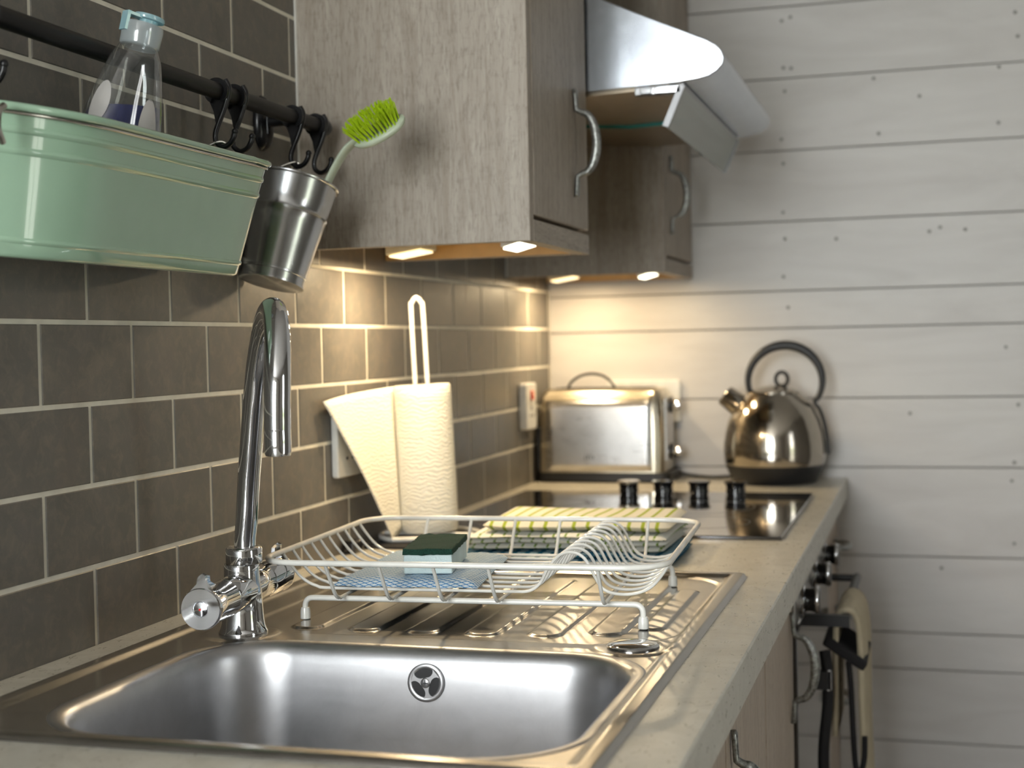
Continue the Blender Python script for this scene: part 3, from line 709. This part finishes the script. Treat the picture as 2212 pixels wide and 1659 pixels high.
folded('tea_towel', 'cream tea towel with lime green stripes folded on top of the pile', .205, .446, .285, .448, ZC+.0374, 1, .013, [M['towel']], 9, .03)

# ------------------------------------------------------------ wall cabinets
def wall_cabinet(y0, y1, label, hy, ztop=2.12, near=False):
    t = thing('wall_cabinet', label, 'cabinet', (0, (y0+y1)/2, 1.30))
    D, ZB = .301, 1.299
    q = MB(); q.box((.001, y0, ZB), (D-.0005, y0+.016, ztop)); q.build('side_panel', M['wood'], t, smooth=False, bevel=.0006, bseg=1)
    q = MB(); q.box((.001, y1-.016, ZB), (D-.020, y1, ztop)); q.build('side_panel', M['wood'], t, smooth=False, bevel=.0006, bseg=1)
    q = MB(); q.box((.002, y0+.016, ZB+.022), (D-.020, y1-.016, ZB+.046)); q.box((.002, y1-.0172, ZB+.001), (D-.020, y1-.0162, ZB+.022)); q.box((D-.0198, y0+.017, ZB+.002), (D-.0188, y1-.017, ZB+.022)); q.box((.002, y0+.016, ztop-.016), (D-.020, y1-.016, ztop)); q.box((.0015, y0+.016, ZB+.046), (.009, y1-.016, ztop-.016)); q.build('carcass', M['chip'], t, smooth=False)
    q = MB(); q.box((D-.0185, y0+.0162, ZB), (D, y1, ZB+.027)); q.build('pelmet', M['woodh'], t, smooth=False, bevel=.0006, bseg=1)
    q = MB(); q.box((D-.0195, y0+.0175, ZB+.032), (D+.0005, y1-.003, ztop-.003)); d = q.build('door', M['wood'], t, smooth=False, bevel=.0025)
    bow_handle(hy, 1.4435, D+.0005, d)
    q = MB(); q.tube([(.0012, y0-.0008, ZB), (.0012, y0-.0008, ztop)], .0018, 6); q.build('sealant_bead', M['seal'], t)
    return t
wall_cabinet(.198, .503, 'limed oak wall cabinet nearest the camera, left of the cooker hood', .420)
wall_cabinet(1.103, 1.408, 'limed oak wall cabinet in the far corner beyond the cooker hood', 1.160)

def lamp(x, y, label, mat, glow, w=.05, l=.06, p=.5, watt=1.0):
    t = thing('cabinet_lamp', label, 'lamp', (x, y, 1.329), 'lamps under the wall cabinets')
    q = MB(); q.prism([(-w/2, 0), (w/2, 0), (w/2, -.016), (-w/2, -.024)], lambda p_, s_: (x+p_[0], y-l/2+l*s_, 1.3208+p_[1])); q.build('lamp_body', mat, t, smooth=False, bevel=.002)
    q = MB(); q.prism([(-w*.42, -.0242), (w*.42, -.0175), (w*.42, -.0195), (-w*.42, -.0262)], lambda p_, s_: (x+p_[0], y-l*.42+l*.84*s_, 1.3208+p_[1])); q.build('diffuser', glow, t, smooth=False)
    a = area('cabinet_lamp_light', (x+.006, y, 1.289), (0, 0, 0), w*.8, l*.8, watt, (1, .76, .45)); a.parent = t; a.location = (.006, 0, -.0335); return t
lamp(.090, .355, 'cream wedge lamp under the near wall cabinet, beside the tiles', M['cream_pl'], M['ledw'], .052, .062, watt=1.25)
lamp(.258, .300, 'bright wedge lamp under the near wall cabinet, behind its pelmet', M['white_pl'], M['led'], .030, .075, watt=.5)
lamp(.075, 1.255, 'cream wedge lamp under the far wall cabinet, beside the tiles', M['cream_pl'], M['ledw'], .052, .062, watt=1.0)
lamp(.245, 1.230, 'bright wedge lamp under the far wall cabinet, behind its pelmet', M['white_pl'], M['led'], .030, .075, watt=.5)

# ------------------------------------------------------------ cooker hood
t = thing('cooker_hood', 'stainless steel cooker hood with a slanted front between the wall cabinets', 'cooker hood', (.0, .803, 1.52))
HY0, HY1 = .509, 1.097
hp = [(.002, 1.545), (.30, 1.526), (.430, 1.531), (.455, 1.5335), (.472, 1.537), (.484, 1.5435), (.4915, 1.552), (.4935, 1.561), (.490, 1.571), (.482, 1.5795), (.470, 1.587), (.406, 1.6160), (.333, 1.6500), (.16, 1.732), (.002, 1.745)]
q = MB()
q.prism(hp, lambda p, s_: (p[0], HY0+(HY1-HY0)*s_, p[1])); q.build('canopy', M['hood'], t, angle=30, bevel=.0015)
q = MB(); q.box((.002, .68, 1.725), (.20, .93, 2.43)); q.build('chimney', M['hood'], t, smooth=False, bevel=.002)
q = MB()
for a, b in ((.525, .812), (.826, 1.085)): q.prism([(.03, 1.5405), (.30, 1.5235), (.415, 1.5275), (.415, 1.5305), (.30, 1.5265), (.03, 1.5435)], lambda p, s_: (p[0], a+(b-a)*s_, p[1]))
q.build('grease_filter', M['filt'], t, smooth=False)
q = MB(); q.prism([(.06, 1.536), (.30, 1.5185), (.40, 1.5225), (.40, 1.529), (.30, 1.525), (.06, 1.5425)], lambda p, s_: (p[0], .814+.010*s_, p[1])); q.build('glass_strip', M['teal'], t, smooth=False)
def vis(p, s_): return (p[0], HY0+.003+(HY1-HY0-.006)*s_, p[1])
q = MB(); q.prism([(.4365, 1.5265), (.4325, 1.5285), (.4085, 1.4735), (.4125, 1.4715)], vis); q.build('glass_visor', M['glass'], t, smooth=False)
for ya in (HY0+.001, HY1-.005):
    q = MB(); q.prism([(.4385, 1.526), (.4305, 1.529), (.4065, 1.4735), (.4145, 1.4705)], lambda p, s_: (p[0], ya+.004*s_, p[1])); q.build('visor_clip', M['clipm'], t, smooth=False)
q = MB(); q.tube([(.435, HY0+.003, 1.5275), (.435, HY1-.003, 1.5275)], .003, 8); q.build('visor_hinge', M['blackgloss'], t)
q = MB(); q.box((.368, HY0+.001, 1.5165), (.433, HY0+.016, 1.5285)); q.box((.376, HY0, 1.5175), (.393, HY0+.004, 1.5275)); q.box((.397, HY0, 1.5175), (.428, HY0+.004, 1.5275)); q.build('hinge_bracket', M['chrome'], t, smooth=False, bevel=.0015)
q = MB(); q.lathe([(.008, 0), (.008, .006), (.006, .008), (.001, .008)], (.4625, 1.0, 1.5915), (.42, 0, .9), n=20); q.build('push_button', M['chrome'], t)

# ------------------------------------------------------------ hanging rail, hooks
RX, RZ = .050, 1.445
t = thing('hanging_rail', 'round black metal rail fixed along the tiles above the sink', 'rail', (RX, -.2, RZ))
q = MB(); q.tube([(RX, -.98, RZ), (RX, .158, RZ)], .0088, 24); q.build('rail_bar', M['rail'], t)
for ya, yb in ((.150, .165), (-.995, -.98)):
    q = MB(); q.lathe([(.0088, 0), (.0105, .001), (.0108, .008), (.009, .0135), (.004, .0155), (.001, .0158)], (RX, .158 if ya > 0 else -.98, RZ), (0, 1 if ya > 0 else -1, 0), n=24); q.build('end_cap', M['blackmet'], t)
for yb in (.094, -.86):
    q = MB(); q.lathe([(.019, 0), (.0205, .003), (.018, .009), (.012, .0115), (.001, .012)], (.0005, yb, RZ-.002), (1, 0, 0), n=36, sx=1.0, sy=1.6, xdir=(0, 1, 0))
    q.tube([(.011, yb-.005, RZ+.018), (.0125, yb-.005, RZ-.016)], .0022, 8)
    q.tube([(.008, yb, RZ-.001), (RX-.006, yb, RZ)], .0065, 14)
    q.build('wall_bracket', M['blackmet'], t, angle=50)
def make_hook(y, label):
    t = thing('hanging_hook', label, 'hook', (RX, y, RZ), 'hooks on the black rail')
    q = MB(); c = Vector((RX, y, RZ))
    # flat collar that clips over the rail
    rings = []
    for k in range(25):
        a = math.radians(-150+300*k/24); d = Vector((math.sin(a), 0, math.cos(a)))
        w = .0055; rings.append([c+d*.0090+Vector((0, -w, 0)), c+d*.0136+Vector((0, -w, 0)), c+d*.0136+Vector((0, w, 0)), c+d*.0090+Vector((0, w, 0))])
    q.loft(rings)
    q.prism([(-.0112, -.0070), (.0105, -.0062), (.0065, -.016), (.0015, -.032), (-.0030, -.034), (-.0055, -.020)], lambda p, s_: (c.x+p[0], y-.0009+.0032*s_, c.z+p[1]))
    q.build('clip_collar', M['blackmet'], t, angle=40)
    q = MB(); pts = [(.0085, .0115), (.0120, .004), (.0105, -.006), (.0055, -.020), (-.0010, -.034), (-.0045, -.044), (-.0035, -.0525), (.0035, -.0575), (.0115, -.0550), (.0165, -.0485), (.0178, -.0440)]
    q.tube(cr([(c.x+a, y+.0005, c.z+b) for a, b in pts], 6), .0029, 12); q.sphere((c.x+.0180, y+.0005, c.z-.0425), .0036, 14); q.build('hook_wire', M['blackmet'], t, angle=60)
    return t
h0 = make_hook(-.103, 'black hook on the rail, left one of the pair behind the green planter')
for y, lb in ((-.064, 'black hook on the rail, right one of the pair behind the green planter'), (.080, 'black hook on the rail holding the galvanised pot'),
              (.145, 'empty black hook at the rail end beside the oak cabinet'), (-.487, 'black hook on the rail cut off by the left picture edge')):
    copy_thing(h0, (RX, y, RZ), lb)

# ------------------------------------------------------------ mint planter
def outline(x0, x1, ya, yb, rfar, bx, by, n=14):
    """plan: back at x0, front at x1; far end ya with tight corners, near end elliptical"""
    pts = []
    for k in range(7):  # far front corner
        a = PI/2*k/6; pts.append((x1-rfar+rfar*math.cos(a), ya-rfar+rfar*math.sin(a)))
    for k in range(7):  # far back corner
        a = PI/2+PI/2*k/6; pts.append((x0+rfar*.8+rfar*.8*math.cos(a), ya-rfar*.8+rfar*.8*math.sin(a)))
    for k in range(1, 9): pts.append((x0, ya-rfar*.8+(yb+.02-(ya-rfar*.8))*k/9))
    for k in range(n+1):  # near end ellipse from back to front
        a = PI+PI*.5*k/n
        pts.append((x0+.02+.02*math.cos(a), yb+.02+.02*math.sin(a))) if k < 6 and False else None
    pts += [(x0, yb+.02), (x0+.006, yb+.006), (x0+.02, yb)]
    for k in range(n+1):
        a = -PI/2+PI/2*k/n; pts.append((x1-bx+bx*math.cos(a), yb+by+by*math.sin(a)))
    y_s = yb+by
    for k in range(1, 10): pts.append((x1, y_s+(ya-rfar-y_s)*k/10))
    return [p for p in pts if p is not None]
t = thing('hanging_planter', 'mint green enamelled metal planter hanging from the black rail', 'planter', (.06, -.30, 1.37))
def pring(f, grow=0, zoff=0):   # f 0 top .. 1 bottom
    x0 = .014-.006*f-grow; x1 = .1095-.0265*f+grow; ya = -.099-.020*f+grow; yb = -.512+.022*f-grow
    o = outline(x0, x1, ya, yb, .024+grow, (x1-x0)*.93-.004, .122-.01*f)
    zt_ = 1.3695-.1165*f+zoff
    return [Vector((x, y, zt_+(.062-x)*.115)) for x, y in o]
q = MB()
fr = [(0, 0), (.02, 0), (.115, 0), (.125, .0012), (.14, .0018), (.155, .0012), (.165, 0), (.255, 0), (.265, .0012), (.28, .0018), (.295, .0012), (.305, 0), (.5, 0), (.7, 0), (.865, 0), (.875, .0012), (.885, .0016), (.895, .0012), (.905, 0), (.975, -.0002), (.992, -.0015), (1, -.004)]
rings = [pring(f, g) for f, g in fr]
q.loft(rings, cap0=False, cap1=True); q.build('bucket_body', M['mint'], t, angle=35, solid=.0012)
q = MB(); q.tube(pring(.0, .0026, .0012), .0034, 10, close=True); rm = q.build('rolled_rim', M['mint'], t, angle=70)
q = MB(); q.tube(pring(.030, .0016, 0), .0016, 8, close=True); q.build('rim_seam', M['wire_metal'], rm, angle=70)
q = MB()
for y in (-.103, -.064+.0):
    q.tube(cr([(.0165, y-.011, 1.368), (.022, y-.008, 1.378), (.044, y-.003, 1.3905), (.053, y, 1.3925), (.0565, y+.0015, 1.3895), (.048, y+.003, 1.386), (.024, y+.0015, 1.378), (.0165, y, 1.368)], 5), .0016, 8) if y < -.08 else None
q.build('hanging_loop', M['wire_metal'], t)
q = MB(); q.tube(cr([(.058, -.512, 1.366), (.056, -.522, 1.360), (.056, -.524, 1.348), (.058, -.514, 1.338)], 5), .0028, 8); q.tube(cr([(.082, -.508, 1.366), (.084, -.517, 1.360), (.084, -.519, 1.348), (.080, -.508, 1.338)], 5), .0028, 8); q.build('end_handle', M['wire_metal'], t)

# ------------------------------------------------------------ washing-up liquid bottle standing in the planter
t = thing('washing_up_bottle', 'clear squeezy bottle of dark blue washing-up liquid standing in the green planter', 'bottle', (.052, -.315, 1.262))
bb = Vector((.0455, -.333, 1.2640)); bt = Vector((.0885, -.308, 1.4765)); ba = (bt-bb).normalized(); H = (bt-bb).length
bxd = Vector((.35, 1, 0))    # broad direction of the oval section, seen across the view
bxd = Vector((.55, .83, 0))
prof = [(.022, .001), (.031, .002), (.036, .008), (.0385, .02), (.0410, .05), (.0405, .075), (.0378, .10), (.0335, .122), (.0275, .144), (.0225, .158), (.0180, .1665), (.0155, .169), (.0150, .171), (.0150, .180)]
prof = [(r_, h_*1.125) for r_, h_ in prof]
def bring(r, h, k=1):
    sy_ = .72 if r > .03 else .72+(.28*(.03-r)/.0155 if r < .03 else 0); return r, h, min(1, sy_)
def ovl(q, prof, shrink=0, cap0=True, cap1=True):
    u = (bxd-ba*bxd.dot(ba)).normalized(); w = ba.cross(u); rings = []
    for r, h in prof:
        sy_ = .70+.30*ss(.032, .018, r); rings.append([bb+ba*h+u*((r-shrink)*math.cos(2*PI*k/48))+w*((r-shrink)*sy_*math.sin(2*PI*k/48)) for k in range(48)])
    q.loft(rings, cap0=cap0, cap1=cap1)
q = MB(); ovl(q, prof, cap1=False); q.build('clear_shell', M['clear'], t, angle=60)
q = MB(); lv = 1.3930
u = (bxd-ba*bxd.dot(ba)).normalized(); w = ba.cross(u); rings = []
for r, h in [(r_-.0009, h_+.0015) for r_, h_ in prof[:9]]:
    ring = []
    for k in range(48):
        sy_ = .70+.30*ss(.032, .018, r); p = bb+ba*h+u*(r*math.cos(2*PI*k/48))+w*(r*sy_*math.sin(2*PI*k/48))
        if p.z > lv: p = p-ba*((p.z-lv)/ba.z)
        ring.append(p)
    rings.append(ring)
q.loft(rings); q.build('blue_liquid', M['liquid'], t, angle=60)
u2 = u; 
def onshell(a, h, lift=.0005):
    for i in range(len(prof)-1):
        if prof[i][1] <= h <= prof[i+1][1]:
            f = (h-prof[i][1])/(prof[i+1][1]-prof[i][1]); r = prof[i][0]*(1-f)+prof[i+1][0]*f; break
    sy_ = .70+.30*ss(.032, .018, r); r += lift
    return bb+ba*h+u*(r*math.cos(a))+w*(r*sy_*math.sin(a))
def lobe(ac, hc, wa, wh):
    q = MB(); pts = [[onshell(ac+wa*rr*math.cos(th), hc+wh*rr*math.sin(th)) for th in [2*PI*k/28 for k in range(28)]] for rr in (1, .66, .33, .02)]
    q.loft(pts, cap0=False); return q
lobe(-1.22, .114, .28, .030).build('frosted_label', M['labelm'], t, angle=70)
lobe(-2.62, .130, .30, .020).build('frosted_label', M['labelm'], t, angle=70)
q = MB(); q.lathe([(.0150, .188), (.0168, .189), (.0176, .1905), (.0180, .206), (.0172, .209), (.006, .210)], bb, ba, n=40, cap0=False); cp = q.build('screw_cap', M['capw'], t, angle=40)
q = MB(); q.lathe([(.0085, 0), (.0085, .004), (.0135, .0045), (.0142, .006), (.0135, .0085), (.001, .009)], bb+ba*.210+u*.004, ba, n=32, sy=.85, xdir=u); q.obox(bb+ba*.208-u*.0178, u, w, ba, .0014, .006, .0085); q.obox(bb+ba*.2150-u*.0120, u, w, ba, .0066, .006, .0013); q.build('flip_lid', M['cap'], cp, angle=40)

# ------------------------------------------------------------ galvanised pot and brush
t = thing('hanging_pot', 'small galvanised metal pot hanging beside the planter on the rail', 'pot', (.057, .065, 1.368))
pa, pb = Vector((.0375, .035, 1.2505)), Vector((.0565, .0640, 1.3670)); rings = []
pn = (pb-pa).normalized()
for f, r in [(0, .0365), (.004, .0378), (.02, .0378), (.024, .0368), (.09, .0374), (.095, .0383), (.11, .0383), (.115, .0376), (.30, .0400), (.60, .0441), (.66, .0447), (.675, .0458), (.685, .0464), (.695, .0458), (.71, .0454), (.80, .0468), (.98, .0492), (1.0, .0495)]:
    c = pa+(pb-pa)*f; n_ = pn; a0 = Vector((0, 1, 0)); uu = (a0-n_*a0.dot(n_)).normalized(); ww = n_.cross(uu)
    rings.append([c+uu*(r*math.cos(2*PI*k/56))+ww*(r*math.sin(2*PI*k/56)) for k in range(56)])
q = MB(); q.loft(rings, cap0=True, cap1=False); q.build('pot_body', M['zinc'], t, angle=35, solid=.0008)
q = MB(); q.tube([c+(c-pb).normalized()*.0012 for c in [Vector(p) for p in rings[-1]]], .0019, 8, close=True); q.build('rolled_rim', M['zinc'], t)
q = MB(); q.tube(cr([(.022, .058, 1.376), (.030, .068, 1.384), (.048, .079, 1.3925), (.055, .0805, 1.3905), (.050, .083, 1.386), (.033, .090, 1.381), (.023, .094, 1.374)], 5), .0016, 8); q.build('hanging_loop', M['wire_metal'], t)

t = thing('dish_brush', 'pale green dish brush with lime bristles standing in the galvanised pot', 'brush', (.06, .06, 1.27))
hp_ = [(.052, .050, 1.262), (.072, .052, 1.305), (.092, .054, 1.345), (.110, .055, 1.378), (.126, .055, 1.400), (.140, .055, 1.410)]
Pb = cr(hp_, 6); m = len(Pb); q = MB(); rings = []
for i, p in enumerate(Pb):
    tdir = (Pb[min(i+1, m-1)]-Pb[max(i-1, 0)]).normalized(); yv = Vector((0, 1, 0)); sd = tdir.cross(yv).normalized()
    wd = .0055+.0035*math.sin(PI*min(1, i/m*1.1)); wd = .005+.006*(i/m)
    rings.append([p+yv*(wd*math.cos(2*PI*k/16))+sd*(.0035*math.sin(2*PI*k/16)) for k in range(16)])
q.loft(rings)
# head: elongated pad
hc = Vector((.166, .056, 1.4185)); hl = Vector((.93, -.05, .36)).normalized(); hb = Vector((-.33, -.68, .66)); hb = (hb-hl*hb.dot(hl)).normalized(); hw = hl.cross(hb)
rings = []
for r, h in ((.55, -.0065), (.92, -.0045), (1, -.001), (1, .0015), (.9, .003)):
    rings.append([hc+hl*(.034*r*math.cos(2*PI*k/36))+hw*(.0205*r*math.sin(2*PI*k/36))+hb*h for k in range(36)])
q.loft(rings); q.build('handle', M['brush'], t, angle=60)
q = MB(); rr = random.Random(4)
for i in range(-6, 7):
    for j in range(-3, 4):
        a, b = i/6.6+(.07 if j % 2 else 0), j/3.5
        if a*a+b*b > .98: continue
        root = hc+hl*(.031*a)+hw*(.0185*b)+hb*.0025
        d0 = (hb+hl*(.26*a)+hw*(.24*b)).normalized()
        for s_ in range(7):
            d = (d0+Vector([rr.uniform(-.10, .10) for _ in range(3)])).normalized(); ln = .0215+rr.uniform(-.0012, .0014)
            o2 = Vector([rr.uniform(-.0006, .0006) for _ in range(3)])
            q.tube([root+o2, root+o2+d*ln], [.00055, .00048], 5)
q.build('bristles', M['lime'], t, angle=60)

# ------------------------------------------------------------ toaster
t = thing('toaster', 'brushed steel two-slot toaster standing against the far wall', 'toaster', (.135, 1.33, ZC))
X0, X1, Y0, Y1 = .008, .262, 1.262, 1.398
q = MB(); q.prism(rrect(X0-.004, X1+.012, Y0+.002, Y1, .02, 5), lambda p, s_: (p[0], p[1], ZC+.0004+.020*s_)); q.box((X0-.003, Y0+.006, ZC+.02), (X0+.012, Y1-.01, ZC+.11)); q.build('base', M['matblack'], t, bevel=.003)
rings = []
for z, ins, r in ((ZC+.020, 0, .02), (ZC+.10, .002, .02), (ZC+.150, .005, .022), (ZC+.168, .009, .024), (ZC+.178, .016, .022), (ZC+.183, .026, .016)):
    rings.append([(x, y, z) for x, y in rrect(X0+ins*.6, X1-ins*.6, Y0+ins, Y1-ins, max(.004, r-ins*.2), 6)])
q = MB(); q.loft(rings); bd = q.build('shell', M['champagne'], t, angle=40)
q = MB(); q.grid(lambda u, v: (X0+.022+(X1-X0-.044)*u, Y0-.0012+.0044*v**3-.0025*math.sin(PI*u)*.4, ZC+.023+.138*v), 16, 10); q.build('front_panel', M['brushed'], t, solid=.0016)
q = MB(); q.obox(((X0+X1)/2-.005, Y0+.006, ZC+.166), (1, 0, 0), (0, .6, .8), (0, -.8, .6), .105, .006, .0012)
for k in range(26): q.obox((X0+.028+k*.0078, Y0+.0045, ZC+.1668), (1, 0, 0), (0, .6, .8), (0, -.8, .6), .0018, .0042, .0016)
q.build('ribbed_edge', M['champagne'], t, smooth=False)
q = MB(); 
for y in (1.305, 1.345): q.box((X0+.03, y, ZC+.1828), (X1-.03, y+.02, ZC+.1845))
q.build('bread_slot', M['matblack'], t, smooth=False)
q = MB(); q.tube(cr([(.064, 1.30, ZC+.183), (.074, 1.30, ZC+.198), (.092, 1.30, ZC+.209), (.114, 1.30, ZC+.213), (.136, 1.30, ZC+.209), (.152, 1.30, ZC+.198), (.162, 1.30, ZC+.183)], 6), .0026, 8); q.build('warming_rack', M['blackmet'], t)
for zz, nm in ((1.049, 0), (.958, 1)):
    q = MB(); q.lathe([(.016, 0), (.016, .008), (.012, .010), (.001, .010)], (X1-.001, 1.325, zz), (1, 0, 0), n=28); k_ = q.build('dial', M['matblack'], t)
    q = MB(); q.lathe([(.010, .010), (.011, .016), (.010, .024), (.007, .026), (.001, .026)], (X1-.001, 1.325, zz), (1, 0, 0), n=28); q.build('chrome_knob', M['chrome'], k_)
q = MB(); q.box((X1-.001, 1.285, .94), (X1+.004, 1.365, 1.065)); q.build('end_plate', M['brushed'], t, smooth=False, bevel=.002)
q = MB()
for i, (a, b) in enumerate(((-.011, .002), (-.0055, .0025), (0, .0018), (.005, .0024))): q.box((.118+a, Y0-.0036, ZC+.0465), (.118+a+b, Y0-.0028, ZC+.0515+.001*(i % 2)))
q.box((.107, Y0-.0036, ZC+.0535), (.124, Y0-.0028, ZC+.0545)); q.build('maker_mark', M['mark'], t, smooth=False)

# ------------------------------------------------------------ kettle
KX, KY = .470, 1.303
t = thing('kettle', 'domed steel kettle with a black base and looped black handle', 'kettle', (KX, KY, ZC))
q = MB(); q.lathe([(.070, 0), (.078, .001), (.081, .004), (.0885, .022), (.0925, .032), (.0935, .036)], (KX, KY, ZC+.0004), n=64); q.build('base', M['matblack'], t, angle=40)
q = MB(); q.lathe([(.0935, .036), (.0950, .040), (.0965, .055), (.0958, .075), (.0925, .098), (.0865, .120), (.0770, .141), (.0650, .158), (.0560, .167), (.0535, .170), (.0515, .171)], (KX, KY, ZC), n=72); q.build('body', M['kettle'], t, angle=40)
q = MB(); q.lathe([(.0525, .1705), (.0520, .1735), (.042, .178), (.026, .182), (.012, .1845), (.001, .185)], (KX, KY, ZC), n=56, cap0=False); ld = q.build('lid', M['kettle'], t, angle=40)
q = MB(); q.tube([(KX+.016+.0115*math.cos(a), KY, ZC+.1975+.0135*math.sin(a)) for a in [2*PI*k/24 for k in range(24)]], .0036, 10, close=True); q.lathe([(.010, .182), (.008, .187), (.001, .188)], (KX+.016, KY, ZC), n=20); q.build('lid_ring', M['matblack'], ld)
q = MB(); sd_ = Vector((-.74, -.05, .60)).normalized(); q.lathe([(.036, -.016), (.027, .008), (.0215, .028), (.0200, .064), (.0185, .066), (.0180, .045)], (KX-.040, KY-.012, ZC+.128), sd_, n=36, cap1=False, cap0=False); q.build('spout', M['kettle'], t, angle=50, solid=.0008)
q = MB(); hpts = []
kc_ = Vector((.492, KY, 1.094))
for k in range(21):
    a = math.radians(214-(214+38)*k/20); hpts.append((kc_.x+.070*math.cos(a), KY, kc_.z+.068*math.sin(a)))
hpts += [(.556, KY, 1.040), (.5645, KY, 1.015), (.5695, KY, .985), (.5715, KY, .955)]
P = cr(hpts, 3); m = len(P); rings = []
for i, p in enumerate(P):
    td = (P[min(i+1, m-1)]-P[max(i-1, 0)]).normalized(); yv = Vector((0, 1, 0)); sdv = td.cross(yv).normalized(); f = i/m
    th = .0055+.0035*math.sin(PI*min(1, f/.85))**2 if f < .82 else .0035
    rings.append([p+yv*(.0085*math.cos(2*PI*k/14))+sdv*(th*math.sin(2*PI*k/14)) for k in range(14)])
q.loft(rings); q.build('loop_handle', M['matblack'], t, angle=60)
q = MB(); q.tube(cr([(.255, 1.392, ZC+.010), (.30, 1.385, ZC+.004), (.34, 1.36, ZC+.0035), (.37, 1.375, ZC+.0035), (.385, 1.38, ZC+.0035)], 6), .003, 8)
cb = q.build('power_cable', M['matblack']); tag(cb, 'black cable lying on the worktop between the toaster and the kettle', 'cable')

# ------------------------------------------------------------ sockets
def socket_plate(name, label, cat, fn, w, h, gang=2, red=False):
    t = thing(name, label, cat, fn(0, 0, 0))
    q = MB(); q.prism(rrect(-w/2, w/2, -h/2, h/2, .006, 4), lambda p, s_: fn(p[0], p[1], .0006+.0095*s_)); q.build('plate', M['white_pl'], t, bevel=.002)
    for g in range(gang):
        cx_ = (g-(gang-1)/2)*w/gang*.9
        q = MB()
        for a, b, c, d in ((-.002, .002, .004, .012), (-.013, -.006, -.008, -.004), (.006, .013, -.008, -.004)): q.prism([(cx_+a, c), (cx_+b, c), (cx_+b, d), (cx_+a, d)], lambda p, s_: fn(p[0], p[1]-.012, .0100+.0004*s_))
        q.build('pin_slots', M['mark'], t, smooth=False)
        q = MB(); q.prism(rrect(cx_-.006, cx_+.006, .012, .030, .002, 3), lambda p, s_: fn(p[0], p[1], .0095+.0035*s_)); q.build('rocker_switch', M['red'] if red else M['white_pl'], t, bevel=.0008)
    return t
socket_plate('wall_socket', 'white double socket on the far boarded wall behind the toaster', 'socket', lambda a, b, c: (.198+a, YF-c-.0008, 1.053+b), .152, .086)
socket_plate('wall_socket', 'white socket on the tiles, half hidden by the loose kitchen paper', 'socket', lambda a, b, c: (c, .350+a, 1.046+b), .146, .086)
t = socket_plate('cooker_switch', 'white cooker switch with a red rocker on the tiles beside the toaster', 'switch', lambda a, b, c: (c*1.6, 1.205+a, 1.054+b), .070, .090, 1, True)
